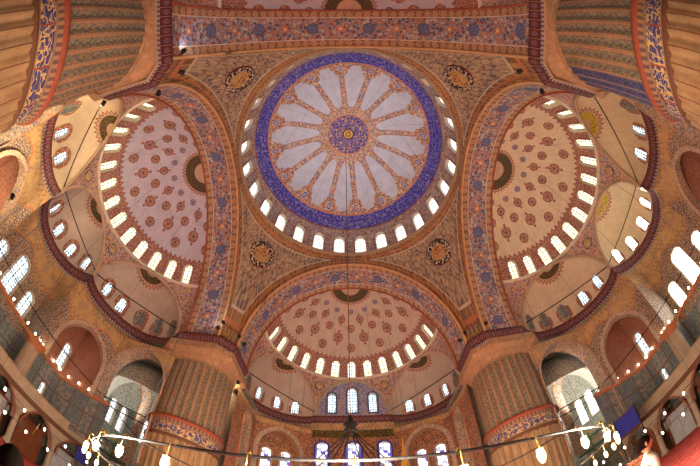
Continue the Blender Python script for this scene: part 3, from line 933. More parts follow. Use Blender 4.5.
    segs = [((0, 4), (0, 25)), ((3, 7), (25, 50)), ((6, 10), (50, len(hp)))]
    lo = resample(Lp[0:4], K)+resample(Lp[3:7], K)+resample(Lp[6:10], K)
    i1 = next(i for i, p in enumerate(hp) if p[0] > -4.5); i2 = next(i for i, p in enumerate(hp) if p[0] > 4.4)
    up = resample(hp[:i1+1], K)+resample(hp[i1:i2+1], K)+resample(hp[i2:], K)
    zz = [TOPZ-1.6, TOPZ-.3, 18.1, 18.5]; kk = [0, .12, .6, 1]
    P = np.zeros((len(lo), 4, 3)); UV = np.zeros((len(lo), 4, 2)); s = 0
    for i, (a, b) in enumerate(zip(lo, up)):
        if i: s += (lo[i]-lo[i-1]).length
        for j in range(4):
            q = a.lerp(b, kk[j]); inn = -.06 if j == 0 else 0
            P[i, j] = W(side, q.x, q.y, zz[j] if j else TOPZ-.25); UV[i, j] = (s, zz[j]+1)
    parts.append(grid('t', P, UV))
    names = {'L': 'left', 'R': 'right'}
    wmesh = join('wall_'+names[side], [(p, None) for p in parts])
    # assign materials by name of part
    k = 0; fm = []
    wmesh.materials.clear(); wmesh.materials.append(MT['tilewall']); wmesh.materials.append(MT['panels']); wmesh.materials.append(MT['scale']); wmesh.materials.append(MT['nichered'])
    for p in parts:
        mi = {'w': 0, 'l': 1, 't': 2, 'd': 3}[p.name.split('.')[0]]
        fm += [mi]*len(p.polygons)
    wmesh.polygons.foreach_set('material_index', fm)
    tag(obj('wall_'+names[side], wmesh), kind='structure')
for s in 'LR': side_walls(s)

# ------------------------------------------------------------------ qibla wall
def front_wall():
    side = 'F'; parts = []
    hs = []
    for i, u in enumerate((-3.55, 0, 3.55)):
        w = 1.4 if i != 1 else 1.7
        hs.append(wall_window(w, 4.6, win_matrix(side, u, 10.0, 11.3, 0, -1), depth=.4, fw=.2, pane='pane_stain', face='blue', rev='reveal'))
    parts.append(wall_seg('w', side, (-4.9, 10.0), (4.9, 10.0), 0, 18.5, 0, hs))
    for sg in (-1, 1):
        Q1, Q2, Q3 = [(sg*u, d) for u, d in ((4.9, 10.0), (10.7, 6.9), (10.95, .4))]
        mw, n = niche_mw(side, Q1, Q2, 8.5, t=.55)
        h = arch_trim(4.6, 7.9, mw, .55, .9, .12, face='surround', rev='tan')
        parts.append(wall_seg('w', side, Q1, Q2, 0, TOPZ, 0, [h], u0=5))
        off = -n*.88; ww = []
        for t in (.38, .72):
            mw2, _ = niche_mw(side, Q1, Q2, 9.9, t=t, into=.9)
            ww.append(wall_window(1.25, 4.3, mw2, depth=.3, fw=.16, pane='pane_stain', face='pink', rev='reveal'))
        parts.append(wall_seg('w', side, Vector(Q1)+off, Vector(Q2)+off, 8, 17, 0, ww, u0=5))
        mw, n = niche_mw(side, Q2, Q3, 7.0, t=.4)
        h = arch_trim(2.2, 9.6, mw, .25, .8, .1)
        parts.append(wall_seg('w', side, Q2, Q3, 0, TOPZ, 0, [h], u0=11))
        off = -n*.78
        parts.append(wall_seg('n', side, Vector(Q2)+off, Vector(Q3)+off, 6, 17.3, 0, u0=11))
    hp = half_path(side, .45)[1:-1]; Lp = [(-10.95, .4), (-10.7, 6.9), (-4.9, 10.0), (4.9, 10.0), (10.7, 6.9), (10.95, .4)]
    def resample(pts, k):
        pts = [Vector(p) for p in pts]; L = [0]
        for a, b in zip(pts[:-1], pts[1:]): L.append(L[-1]+(b-a).length)
        out = []; j = 0
        for i in range(k+1):
            s = L[-1]*i/k
            while j < len(L)-2 and L[j+1] < s: j += 1
            out.append(pts[j].lerp(pts[j+1], (s-L[j])/max(1e-6, L[j+1]-L[j])))
        return out
    K = 30; i1 = next(i for i, p in enumerate(hp) if p[0] > -4.5); i2 = next(i for i, p in enumerate(hp) if p[0] > 4.3)
    lo = resample(Lp[0:3], K)+resample(Lp[2:4], K)+resample(Lp[3:], K); up = resample(hp[:i1+1], K)+resample(hp[i1:i2+1], K)+resample(hp[i2:], K)
    P = np.zeros((len(lo), 4, 3)); UV = np.zeros((len(lo), 4, 2)); s = 0; zz = [TOPZ-.25, TOPZ, 18.1, 18.5]; kk = [0, .1, .6, 1]
    for i, (a, b) in enumerate(zip(lo, up)):
        if i: s += (lo[i]-lo[i-1]).length
        for j in range(4):
            q = a.lerp(b, kk[j]); P[i, j] = W(side, q.x, q.y, zz[j]); UV[i, j] = (s, zz[j]+1)
    parts.append(grid('t', P, UV))
    me = join('wall_front', [(p, None) for p in parts]); me.materials.clear()
    for k in ('frontwall', 'surround', 'scale'): me.materials.append(MT[k])
    fm = []
    for p in parts: fm += [{'w': 0, 'n': 1, 't': 2}[p.name.split('.')[0]]]*len(p.polygons)
    me.polygons.foreach_set('material_index', fm)
    tag(obj('wall_front', me), kind='structure')
    # gold inscription frieze above the middle windows
    fr = box_mesh('inscription_frieze', (9.4, .16, .95), MT['frieze'])
    o = obj('inscription_frieze', fr, mw=Matrix.Translation((0, B+9.9, 17.0)))
    tag(o, 'dark frieze with gold inscription above the three middle stained windows', 'frieze')
MT['frontwall'] = material('front_wall_paint', lambda: mix(uvs()[1] > 17.0, foliage(uvs()[0], uvs()[1], 2.8, lin((170, 126, 88)), lin((140, 82, 58)), [lin((110, 74, 60)), C['pink'], C['orange'], C['slate']], .3, .1), m_scale()))
MT['frieze'] = material('gold_frieze_paint', lambda: script(uvs()[0], uvs()[1], 3.6, lin((34, 32, 26)), lin((150, 128, 50)), .024))
front_wall()

# ------------------------------------------------------------------ corner bays beyond the open arches, outer shell, floor
def plain(name, P4s, mat, uvscale=1., kind='structure', holes=(), step=.4, label=None):
    a, b, c, d = map(Vector, P4s); n = max(1, int((b-a).length/step)); m = max(1, int((d-a).length/step))
    P = np.zeros((n+1, m+1, 3)); UV = np.zeros((n+1, m+1, 2))
    for i in range(n+1):
        for j in range(m+1):
            p = (a.lerp(b, i/n)).lerp(d.lerp(c, i/n), j/m); P[i, j] = p; UV[i, j] = ((b-a).length*i/n, (d-a).length*j/m)
    o = obj(name, grid(name, P, UV, holes, smooth=False), MT[mat]); o['kind'] = kind; return o
XO, YO = 30.4, 26.6
MT['panels2'] = material('bay_tiles', lambda: foliage(uvs()[0], uvs()[1], 3.0, lin((168, 168, 156)), C['teal'], [lin((140, 150, 150)), C['cream'], lin((150, 156, 130))], .3, .07))
MT['bayvault'] = material('bay_vault_paint', lambda: foliage(uvs()[0]*5, uvs()[1]*1.5, 2.6, lin((190, 190, 176)), C['teal'], [C['cream'], C['grey']], .3, .06))
plain('floor', [(-XO, -YO, 0), (XO, -YO, 0), (XO, YO, 0), (-XO, YO, 0)], 'carpet', step=2)
for sx, nm in ((-1, 'left'), (1, 'right')):
    hs = []
    for y in (19.2, 22.0, 24.6):
        mw = frame_matrix((sx*XO, y, 11.6), (-sx, 0, 0))
        hs.append(wall_window(1.5, 4.0, mw, depth=.4, fw=.2, pane='pane_wall' if sx < 0 else 'pane_sun', face='cream', rev='reveal'))
    for y in (16.0, 19.0, 22.2):
        mw = frame_matrix((sx*XO, y, 6.9), (-sx, 0, 0))
        hs.append(wall_window(1.3, 1.9, mw, depth=.4, fw=.2, pane='pane_wall', face='cream', rev='reveal'))
    plain('wall_%s_middle' % nm, [(sx*XO, -11.9, 0), (sx*XO, 11.9, 0), (sx*XO, 11.9, 18.6), (sx*XO, -11.9, 18.6)], 'panels2', step=2)
    plain('wall_%s_far' % nm, [(sx*XO, 11.9, 0), (sx*XO, YO, 0), (sx*XO, YO, 18.6), (sx*XO, 11.9, 18.6)], 'panels2', holes=hs, step=.2)
    plain('wall_%s_near' % nm, [(sx*XO, -YO, 0), (sx*XO, -11.9, 0), (sx*XO, -11.9, 18.6), (sx*XO, -YO, 18.6)], 'panels2', step=2)
    hs = []
    for x in (27.5, 23.5, 19.5):
        mw = frame_matrix((sx*x, YO, 11.6), (0, -1, 0))
        hs.append(wall_window(1.6, 4.0, mw, depth=.4, fw=.2, pane='pane_wall', face='cream', rev='reveal'))
    plain('wall_front_%s' % nm, [(sx*XO, YO, 0), (sx*10.2, YO, 0), (sx*10.2, YO, 18.6), (sx*XO, YO, 18.6)], 'panels2', holes=hs, step=.2)
    plain('ceiling_%s' % nm, [(sx*XO, 11.9, 18.6), (sx*10.9, 11.9, 18.6), (sx*10.9, YO, 18.6), (sx*XO, YO, 18.6)], 'panels2', step=2)
    plain('ceiling_%s_near' % nm, [(sx*XO, -11.9, 18.6), (sx*10.9, -11.9, 18.6), (sx*10.9, -YO, 18.6), (sx*XO, -YO, 18.6)], 'panels2', step=2)
    TR += 1
    o = obj('trim_%d' % TR, frame_mesh('inner_arch', 6.0, 10.2, 1.4, 1.2, MT['surround'], MT['bayvault'], .1, closed=False), mw=frame_matrix((sx*24.0, 15.6, 6.0), (0, -1, 0))); o['kind'] = 'structure'
    # vault of the corner bay: a shallow tiled dome
    for sy in (1,):
        root = obj('bay_vault', lathe_mesh('bay_vault', [(5.6, 14.2), (5.3, 15.6), (4.6, 16.8), (3.4, 17.8), (1.8, 18.35), (.01, 18.5)], 64, MT['bayvault']), mw=Matrix.Translation((sx*22.6, 18.2, 0)))
        tag(root, 'pale tiled vault seen through the open arch on the %s side' % ('shaded' if sx < 0 else 'sunlit'), 'vault')
plain('wall_back', [(-XO, -YO, 0), (XO, -YO, 0), (XO, -YO, 19.4), (-XO, -YO, 19.4)], 'tilewall', step=2)


# ------------------------------------------------------------------ galleries and arcades of the two long sides
FZ = .28
bpy.data.objects['floor'].location.z = FZ
def gallery(side):
    say = 'shaded' if side == 'L' else 'sunlit'
    fd = 8.7                                               # front line, metres behind the arch plane
    def bx(name, u0, u1, d0, d1, z0, z1, mat, bev=.03):
        p, q = Vector(W(side, u0, d0, z0)), Vector(W(side, u1, d1, z1)); c = (p+q)/2; sz = [abs(t) for t in (q-p)]
        return box_mesh(name, sz, MT[mat], bev), Matrix.Translation(c)
    root = empty('gallery', W(side, 0, fd, FZ)); inv = Matrix.Translation(-Vector(root.location))
    tag(root, 'long raised gallery with a pale parapet over an arcade on the %s side' % say, 'gallery')
    def part(name, *a, **k):
        me, mw = bx(name, *a, **k); return obj(name, me, parent=root, mw=inv @ mw)
    part('parapet', -14.5, 13.9, fd-.12, fd+.12, 5.35, 6.15, 'stone')
    part('handrail', -14.5, 13.9, fd-.2, fd+.2, 6.15, 6.28, 'tan')
    part('floor_slab', -14.5, 13.9, fd-.3, 14.6, 5.05, 5.35, 'stone')
    part('fascia', -14.5, 13.9, fd-.34, fd-.2, 4.75, 5.2, 'brown')
    us = [-13.6, -9.2, -4.6, 0, 4.6, 9.2, 13.6]
    for u in us:
        me = lathe_mesh('arcade_column', [(.42, 0), (.42, .25), (.30, .4), (.28, 3.0), (.34, 3.05), (.46, 3.4), (.46, 3.5)], 20, MT['stone'])
        obj('arcade_column', me, parent=root, mw=inv @ Matrix.Translation(W(side, u, fd, FZ)))
    for u0, u1 in zip(us[:-1], us[1:]):
        w = u1-u0-.9; hgt = 2.2; mw = inv @ win_matrix(side, (u0+u1)/2, fd-.2, 2.6, 0, -1)
        hole = (np.array((inv.inverted() @ mw).inverted()), w, hgt, .25)
        g = wall_seg('spandrel', side, (u0, fd-.2), (u1, fd-.2), 3.78, 5.1, MT['brown'], [hole], step=.12)
        o = obj('spandrel', g, MT['stone'] , root, inv)
        obj('arch_ring', frame_mesh('arch_ring', w, hgt, .4, .18, MT['red'], MT['stone'], .25, closed=False), parent=root, mw=mw)
    # panelled back of the arcade
    n = 0
    for i, (u0, u1) in enumerate(zip(us[:-1], us[1:])):
        m_ = (u0+u1)/2; wd = 3.0
        mesh_, mw = bx('p', u0+.02, u1-.02, 12.6, 12.75, FZ, 5.05, 'teal' if i % 2 else 'brown')
        o = obj('back_panel', mesh_, parent=root, mw=inv @ mw)
    for i, u in enumerate((-11.4, -6.9, -2.3, 2.3, 6.9, 11.4)):
        ev = i % 2 == 0
        d = empty('door_%d' % (i+1+(0 if side == 'L' else 6)), W(side, u, 9.4, FZ)); d['kind'] = 'structure'
        di = Matrix.Translation(-Vector(d.location))
        hw = 1.55; ht = 3.1
        for nm, a in (('jamb', (u-hw, u-hw+.18, 9.3, 9.5, FZ, ht+FZ, 'wood')), ('jamb', (u+hw-.18, u+hw, 9.3, 9.5, FZ, ht+FZ, 'wood')), ('lintel', (u-hw, u+hw, 9.28, 9.52, ht+FZ, ht+FZ+.22, 'wood'))):
            me, mw = bx(nm, *a); obj(nm, me, parent=d, mw=di @ mw)
        for k in (-1, 1):
            me, mw = bx('leaf', u+k*(hw-.2)/2-(hw-.22)/2, u+k*(hw-.2)/2+(hw-.22)/2, 9.36, 9.44, FZ+.03, ht+FZ-.02, 'wood' if ev else 'glassy')
            lf = obj('leaf', me, parent=d, mw=di @ mw)
            for z in (.9, 2.1):
                me, mw = bx('panel', u+k*(hw-.2)/2-.42, u+k*(hw-.2)/2+.42, 9.3, 9.37, FZ+z-.45, FZ+z+.45, 'brown' if ev else 'grey')
                o = obj('panel', me, parent=lf); o.matrix_local = (di @ lf.matrix_local if False else lf.matrix_local.inverted() @ di @ mw)
    return root
MT['glassy'] = material('frosted_glass_door', color=lin((176, 176, 178)), rough=.2)
for s_ in 'LR': gallery(s_)
def blue_screen(p, w, h, ground, label):
    root = empty('blue_banner', p); tag(root, label, 'banner')
    obj('cloth', box_mesh('cloth', (.06, w, h), MT['blue'], .01), parent=root)
    obj('top_batten', box_mesh('top_batten', (.09, w+.1, .07), MT['brown'], .01), parent=root, mw=Matrix.Translation((0, 0, h/2)))
    obj('bottom_batten', box_mesh('bottom_batten', (.09, w+.1, .07), MT['brown'], .01), parent=root, mw=Matrix.Translation((0, 0, -h/2)))
    if ground:
        for k in (-1, 1):
            obj('pole', tube_mesh('pole', [(0, k*w*.5, FZ-p[2]), (0, k*w*.5, h/2+.1)], .05, MT['iron'], 8), parent=root)
            obj('foot', box_mesh('foot', (.8, .12, .08), MT['iron'], .02), parent=root, mw=Matrix.Translation((0, k*w*.5, FZ-p[2]+.04)))
blue_screen((21.1, 9.2, 5.5), 2.9, 1.8, True, 'large blue banner held up on two poles on the sunlit side')
blue_screen((-22.95, 12.3, 4.1), 1.7, 1.6, False, 'small blue banner hung under the gallery parapet on the shaded side')

def gallery_column(side, sg, say):
    r = empty('column', W(side, sg*4.2, 10.9, 6.0)); tag(r, say, 'column')
    obj('shaft', lathe_mesh('shaft', [(.92, 0), (.92, .3), (.8, .45), (.76, 3.3)], 32, MT['stone']), parent=r)
    obj('capital', lathe_mesh('capital', [(.78, 3.25), (.9, 3.35), (.86, 3.5), (1.05, 3.75), (1.22, 3.9), (1.22, 4.05)], 32, MT['orange']), parent=r)
gallery_column('L', 1, 'thick plain column with orange capital under the ledge nearest the head silhouette')
gallery_column('R', -1, 'thick plain column with orange capital right of the lit arched niche on the sunlit side')
gallery_column('L', -1, 'thick plain column on the shaded side nearest the golden exedra')
gallery_column('R', 1, 'thick plain column on the sunlit side nearest the near pier')

# ledge (moulding) carrying small lamps, along the side walls
LP = [0, (-10.5, 7.3), (-9.0, 11.5), (-5.1, 11.0), (-4.2, 10.9), (4.2, 10.9), (5.1, 11.0), (9.0, 11.5), (10.5, 7.3), 0]
LP = [(-10.9, 4.8)] + LP[1:-1] + [(10.9, 4.8)]
def offset_line(pts, o):
    out = []
    for i, p in enumerate(pts):
        p = Vector(p); a = Vector(pts[max(i-1, 0)]); b = Vector(pts[min(i+1, len(pts)-1)])
        t = (b-a).normalized(); n = Vector((t.y, -t.x)); n = n if n.dot(p-Vector((p.x*.9, -6))) < 0 else -n
        out.append(p+n*o)
    return out
for k, side in enumerate('LR'):
    prof = [(0, 9.75), (.22, 9.78), (.34, 9.92), (.34, 10.02), (.24, 10.08), (0, 10.1)]
    lines = [offset_line(LP, o) for o, z in prof]; P = np.zeros((len(LP), len(prof), 3)); UV = np.zeros((len(LP), len(prof), 2))
    for i in range(len(LP)):
        for j, (o, z) in enumerate(prof): P[i, j] = W(side, lines[j][i].x, lines[j][i].y, z); UV[i, j] = (i, z)
    o = obj('trim_%d' % (60+k), grid('trim', P, UV, smooth=False), MT['orange']); o['kind'] = 'structure'
    # small lamps standing on the ledge
    top = offset_line(LP, .24)
    lamp = None
    n = 0
    for a, b in zip(top[1:-2], top[2:-1]):
        L = (b-a).length; c = max(2, int(L/1.15))
        for i in range(c):
            p = a.lerp(b, (i+.5)/c); loc = W(side, p.x, p.y, 10.1)
            if p.x*(1 if side == 'L' else -1) < -5: continue
            if lamp is None:
                lamp = obj('ledge_lamp', lathe_mesh('ledge_lamp', [(.10, 0), (.10, .03), (.03, .06), (.03, .12)], 10, MT['brass']))
                lamp['bulb'] = 1
                bl = obj('bulb', lathe_mesh('bulb', [(.03, .12), (.09, .18), (.11, .26), (.08, .34), (.01, .38)], 10, MT['bulb_w']), parent=lamp)
                del lamp['bulb']; r = lamp
            else:
                r = lamp.copy(); COL.objects.link(r); q = bl.copy(); COL.objects.link(q); q.parent = r
            r.location = loc
            tag(r, 'small round lamp glowing on the orange ledge of the %s side' % ('shaded' if side == 'L' else 'sunlit'), 'lamp', 'small lamps on the ledge of the %s side' % ('shaded' if side == 'L' else 'sunlit'))

# ------------------------------------------------------------------ tie rods
def rod(p, q, r, label, sag=0.):
    p, q = Vector(p), Vector(q); pts = [p.lerp(q, i/12)-Vector((0, 0, sag*4*(i/12)*(1-i/12))) for i in range(13)]
    o = bpy.data.objects.new('tie_rod', tube_mesh('tie_rod', [t-p for t in pts], r, MT['iron'], 8)); COL.objects.link(o); o.location = p
    tag(o, label, 'tie rod')
for side, say in (('L', 'shaded'), ('R', 'sunlit'), ('F', 'stained-window')):
    z = 20.0
    a = ell_pt(CORN[1], -PI/2+.05); b = ell_pt(CORN[1], PI/2-.05)
    fa, fb = (('far', 'near') if side == 'L' else ('near', 'far') if side == 'R' else ('sunlit', 'shaded'))
    rod(W(side, a.x, a.y, z), W(side, b.x, b.y, z), .055, 'black tie rod across the %s corner exedra of the %s side' % (fa, say))
    rod(W(side, -a.x, a.y, z), W(side, -b.x, b.y, z), .055, 'black tie rod across the %s corner exedra of the %s side' % (fb, say))
    if side != 'F': rod(W(side, -JU, JD, z), W(side, JU, JD, z), .05, 'black tie rod across the middle exedra of the %s side' % say)
for sx, say in ((-1, 'shaded'), (1, 'sunlit')):
    rod((sx*23.9, -11.2, 10.6), (sx*22.5, 11.2, 10.9), .045, 'long thin black rod running past the tall wall windows on the %s side' % say)
    rod((sx*22.3, 11.5, 10.9), (sx*17.3, 12.8, 10.6), .06, 'upper of two black tie rods meeting the far pier on the %s side' % say)
    rod((sx*22.3, 11.6, 10.2), (sx*17.3, 12.9, 9.9), .05, 'lower of two black tie rods meeting the far pier on the %s side' % say)
    rod((sx*22.3, 11.5, 10.9), (sx*16.9, 12.3, 7.9), .04, 'slanting black cable in the open arch by the far pier on the %s side' % say)

# railing above the cornice
def railing(side, say):
    pts = [W(side, u, d, 20.3) for u, d in half_path(side, .02)[2:-2]]
    o = Vector(pts[0]); root = empty('railing', o); tag(root, 'thin dark railing on the cornice walkway, ' + say, 'railing')
    for nm, dz, r in (('top_rail', 0, .028), ('middle_rail', -.4, .018)):
        obj(nm, tube_mesh(nm, [Vector(p)-o+Vector((0, 0, dz)) for p in pts], r, MT['slate'], 5), parent=root)
    for p in pts[::4]:
        obj('post', tube_mesh('post', [Vector(p)-o+Vector((0, 0, -.85)), Vector(p)-o], .022, MT['slate'], 5), parent=root)
railing('F', 'under the lunette with bluish windows'); railing('L', 'along the shaded exedrae'); railing('R', 'along the sunlit exedrae')

# ------------------------------------------------------------------ chandeliers
def ring_mesh(name, R, r, mat, seg=120, flat=1.): 
    return tube_mesh(name, [(R*math.cos(2*PI*i/seg), R*math.sin(2*PI*i/seg), 0) for i in range(seg)], r, MT[mat], 8, closed=True)
ch = empty('chandelier', (-.38, 0, 3.0)); tag(ch, 'huge dark ring chandelier hanging under the central dome with glowing glass lamps', 'chandelier')
obj('ring', ring_mesh('ring', 7.25, .022, 'iron'), parent=ch)
obj('inner_ring', ring_mesh('inner_ring', 2.8, .02, 'iron'), parent=ch, mw=Matrix.Translation((0, 0, .25)))
hub = obj('hub', lathe_mesh('hub', [(.02, 3.3), (.14, 3.36), (.24, 3.5), (.14, 3.62), (.26, 3.72), (.1, 3.85), (.04, 4.1)], 24, MT['iron']), parent=ch)
for i in range(8):
    a = 2*PI*(i+.5)/8; ca, sa = math.cos(a), math.sin(a)
    obj('stay', tube_mesh('stay', [(.12*ca, .12*sa, 3.4), (2.8*ca, 2.8*sa, .25)], .022, MT['iron'], 5), parent=ch)
    obj('suspension_wire', tube_mesh('suspension_wire', [(7.25*ca, 7.25*sa, .02), (7.25*ca, 7.25*sa, 40.2)], .006, MT['iron'], 4), parent=ch)
    obj('spoke', tube_mesh('spoke', [(2.8*ca, 2.8*sa, .25), (7.25*ca, 7.25*sa, 0)], .012, MT['iron'], 5), parent=ch)
obj('main_chain', tube_mesh('main_chain', [(0, 0, 4.0), (0, 0, HA-3.3)], .028, MT['brown'], 6), parent=ch)
arm0 = None
for i in range(44):
    a = 2*PI*i/44
    if arm0 is None:
        arm0 = obj('lamp_arm', tube_mesh('lamp_arm', [(7.25, 0, 0), (7.32, 0, .03), (7.36, 0, -.02), (7.36, 0, -.24)], .008, MT['brass'], 6), parent=ch)
        gl = obj('lamp_glass', lathe_mesh('lamp_glass', [(.008, -.40), (.025, -.39), (.05, -.33), (.055, -.28), (.04, -.23), (.045, -.21)], 14, MT['bulb']), parent=arm0, mw=Matrix.Translation((7.36, 0, 0)))
        A0 = arm0
    else:
        n_ = arm0.copy(); COL.objects.link(n_); n_.parent = ch; g_ = gl.copy(); COL.objects.link(g_); g_.parent = n_; A0 = n_
    A0.rotation_euler = (0, 0, a)
oc = empty('chandelier', (0, 0, 3.0)); tag(oc, 'wider outer ring of small round white lamps circling beyond the main chandelier', 'chandelier')
obj('ring', ring_mesh('ring', 11.9, .014, 'iron', 160), parent=oc)
obj('lower_ring', ring_mesh('lower_ring', 12.1, .012, 'iron', 160), parent=oc, mw=Matrix.Translation((0, 0, -.7)))
b0 = None
for i in range(50):
    for k, (rr, dz) in enumerate(((11.9, -.05), (12.1, -.78))):
        a = 2*PI*(i+k*.5)/50; loc = (rr*math.cos(a), rr*math.sin(a), dz)
        if b0 is None: b0 = obj('bulb', lathe_mesh('bulb', [(.01, -.11), (.04, -.08), (.055, -.035), (.04, .02), (.012, .04)], 10, MT['bulb_w']), parent=oc); q = b0
        else: q = b0.copy(); COL.objects.link(q); q.parent = oc
        q.location = loc
for i in range(10):
    a = 2*PI*(i+.25)/10; ca, sa = math.cos(a), math.sin(a)
    obj('hanger', tube_mesh('hanger', [(11.9*ca, 11.9*sa, 0), (12.1*ca, 12.1*sa, -.7)], .015, MT['brass'], 5), parent=oc)
# thin wires dropping from the semidomes
def wires(side, say, us):
    for u, d in us:
        r_ = math.hypot(u, d); ph = math.asin(min(.999, r_/AW)); z1 = AZ+(AC-AZ)*math.cos(ph)-.05
        p = Vector(W(side, u, d, 4.6)); o = bpy.data.objects.new('hanging_wire', tube_mesh('hanging_wire', [(0, 0, 0), (0, 0, z1-4.6)], .014, MT['slate'], 4)); COL.objects.link(o); o.location = p
        tag(o, 'thin vertical wire dropping from the semidome ' + say, 'wire', 'wires under the semidome ' + say)
wires('F', 'over the stained windows', [(-6.5, 3), (-4.2, 5), (-2, 2.5), (2, 2.5), (4.2, 5), (6.5, 3), (-5.5, 6.5), (5.5, 6.5)])
wires('L', 'of the shaded side', [(-5, 3), (0, 5), (5, 3), (2.5, 7)]); wires('R', 'of the sunlit side', [(-5, 3), (0, 5), (5, 3), (-2.5, 7)])

MT['goldleaf'] = material('gold_leaf', color=lin((240, 190, 70)), rough=.4, metal=.2)
def place0(az, dist): return (-.424+dist*math.sin(math.radians(az)), -10.38+dist*math.cos(math.radians(az)), FZ)
# ------------------------------------------------------------------ fixtures and added fill spots on the cornice and ledge
def flood(loc, aim, label, e, col, size=80, blend=.6, rad=.15):
    root = empty('floodlight', loc); tag(root, label, 'floodlight')  # shared by the warm lamps and the added fill spots
    d = (Vector(aim)-Vector(loc)).normalized(); q = d.to_track_quat('-Z', 'Y').to_matrix().to_4x4()
    obj('housing', lathe_mesh('housing', [(.02, .22), (.12, .2), (.16, 0), (.19, -.12), (.17, -.12), (.13, 0), (.02, .02)], 16, MT['iron']), parent=root, mw=q)
    obj('bracket', tube_mesh('bracket', [(0, 0, -.45), (.0, 0, -.2), (.0, .0, 0)], .03, MT['iron'], 6), parent=root)
    l = bpy.data.lights.new('beam', 'SPOT'); l.energy = e; l.color = col; l.spot_size = math.radians(size); l.spot_blend = blend; l.shadow_soft_size = rad
    o = bpy.data.objects.new('beam', l); COL.objects.link(o); o.parent = root; o.matrix_local = Matrix.Translation(d*.2) @ q
WARM = (1, .80, .48)
for sx, sy, say in ((-1, -1, 'near shaded'), (1, -1, 'near sunlit'), (-1, 1, 'far shaded'), (1, 1, 'far sunlit')):
    flood((sx*10.1, sy*10.9, 19.95), (-sx*1.5, -sy*1.5, 42), 'added fill spot on the cornice above the %s pier aimed at the main dome' % say, DOMEW, (1, .96, .90), 62, .9, .3)  # spots and housings added to brighten the main dome
for side, say, col in (('L', 'shaded', (1, .95, .88)), ('R', 'sunlit', (1, .93, .80)), ('F', 'stained-window', (1, .94, .84))):
    for sg in (-1, 1):
        fa = ('far' if sg*(1 if side == 'L' else -1) > 0 else 'near') if side != 'F' else ('sunlit' if sg > 0 else 'shaded')
        flood(W(side, sg*9.9, -3.6, 19.95), W(side, -sg*2, 6.5, 27.5), 'added fill spot on the %s pier cornice aimed into the %s side semidome' % (fa, say), SEMW, col, 95, .9, .3)  # spots added to lift the semidomes, not fittings of the building
flood((-17.0, -10.3, 19.9), (-23.5, -8.0, 20.5), 'small floodlight turning the near shaded-side exedra gold', 900, WARM, 120)
flood((-19.5, -7.4, 11.5), (-23.5, -9.2, 16.5), 'small floodlight lighting the wall below the golden exedra', 1500, WARM, 120)
flood((-18.2, -8.6, 6.2), (-16.0, -11.6, 9.6), 'small floodlight gilding the inscription of the near shaded pier', 1100, WARM, 110)
flood((-10.9, 15.2, 17.6), (-10.9, 17.6, 16.0), 'small floodlight glowing beside the far shaded pier under the cornice', 250, WARM, 130)
flood((-11.2, 9.2, 19.95), (-13.6, 10.4, 22.8), 'added cool spot imitating a sun patch at the foot of the shaded-side arch', 110, (.75, .82, 1), 90)  # spot added in place of sun falling through the windows
flood((-9.9, -12.2, 19.95), (-10.5, -13.9, 23.5), 'added cool spot imitating a sun patch at the foot of the rear arch', 110, (.75, .82, 1), 90)  # likewise added: stands in for window sun on the rear arch

for sx, say in ((-1, 'shaded'), (1, 'sunlit')):
    root = empty('bay_balcony', (sx*27.6, 18.8, 6.0)); tag(root, 'green and ochre wooden balcony rails inside the open arch of the %s side' % say, 'balcony')
    for k, z in enumerate((0, .9, 1.7, 2.5, 3.3)):
        obj('rail', box_mesh('rail', (.18, 12.5, .34 if k else .5), MT['greenpaint' if k % 2 else 'ochre'], .03), parent=root, mw=Matrix.Translation((0, 0, z)))
    for y in (-5.8, -2.9, 0, 2.9, 5.8):
        obj('post', box_mesh('post', (.22, .22, 3.6), MT['greenpaint'], .03), parent=root, mw=Matrix.Translation((0, y, 1.6)))
    flood((sx*23.0, 13.2, 10.3), (sx*25, 20, 17), 'added fill spot lighting the pale bay vault on the %s side' % say, 1300 if sx < 0 else 2600, (1, .93, .84), 140)  # spot added because the corner bay came out too dim
mb = empty('pulpit', (5.0, 21.8, FZ)); tag(mb, 'tall pulpit with a gilded conical spire before the stained windows', 'pulpit')
obj('spire', lathe_mesh('spire', [(.62, 9.4), (.60, 9.8), (.52, 10.4), (.03, 14.0)], 8, MT['goldleaf'], smooth=False), parent=mb)
obj('finial', lathe_mesh('finial', [(.02, 13.9), (.09, 14.1), (.03, 14.25), (.06, 14.4), (.01, 14.6)], 12, MT['goldleaf']), parent=mb)
obj('canopy', lathe_mesh('canopy', [(.75, 8.8), (.8, 8.9), (.8, 9.3), (.62, 9.42)], 8, MT['white'], smooth=False), parent=mb)
for sx in (-1, 1):
    for sy in (-1, 1):
        obj('column', lathe_mesh('column', [(.09, 6.2), (.07, 6.4), (.07, 8.5), (.11, 8.82)], 12, MT['white']), parent=mb, mw=Matrix.Translation((sx*.5, sy*.5, 0)))
obj('tower', box_mesh('tower', (1.3, 1.3, 6.2), MT['white'], .05), parent=mb, mw=Matrix.Translation((0, 0, 3.1)))
sv = [(-.6, -6.5, 0), (-.6, -.6, 0), (-.6, -.6, 6.2), (-.6, -6.5, .4), (.6, -6.5, 0), (.6, -.6, 0), (.6, -.6, 6.2), (.6, -6.5, .4)]
obj('stair_flank', mesh('stair_flank', sv, [(0, 1, 2, 3), (7, 6, 5, 4), (3, 2, 6, 7), (0, 3, 7, 4), (1, 5, 6, 2), (0, 4, 5, 1)], None, False, [MT['white']]), parent=mb)
px, py, _ = place0(42.6, 8.6)
ds = empty('wooden_dais', (px, py, FZ)); ds.rotation_euler = (0, 0, math.radians(-43)); tag(ds, 'carved brown wooden dais with panelled front beside the person in white', 'dais')
obj('body', box_mesh('body', (1.5, .9, 1.6), MT['wood'], .04), parent=ds, mw=Matrix.Translation((0, 0, .8)))
obj('top_rail', box_mesh('top_rail', (1.66, 1.05, .12), MT['wood'], .03), parent=ds, mw=Matrix.Translation((0, 0, 1.64)))
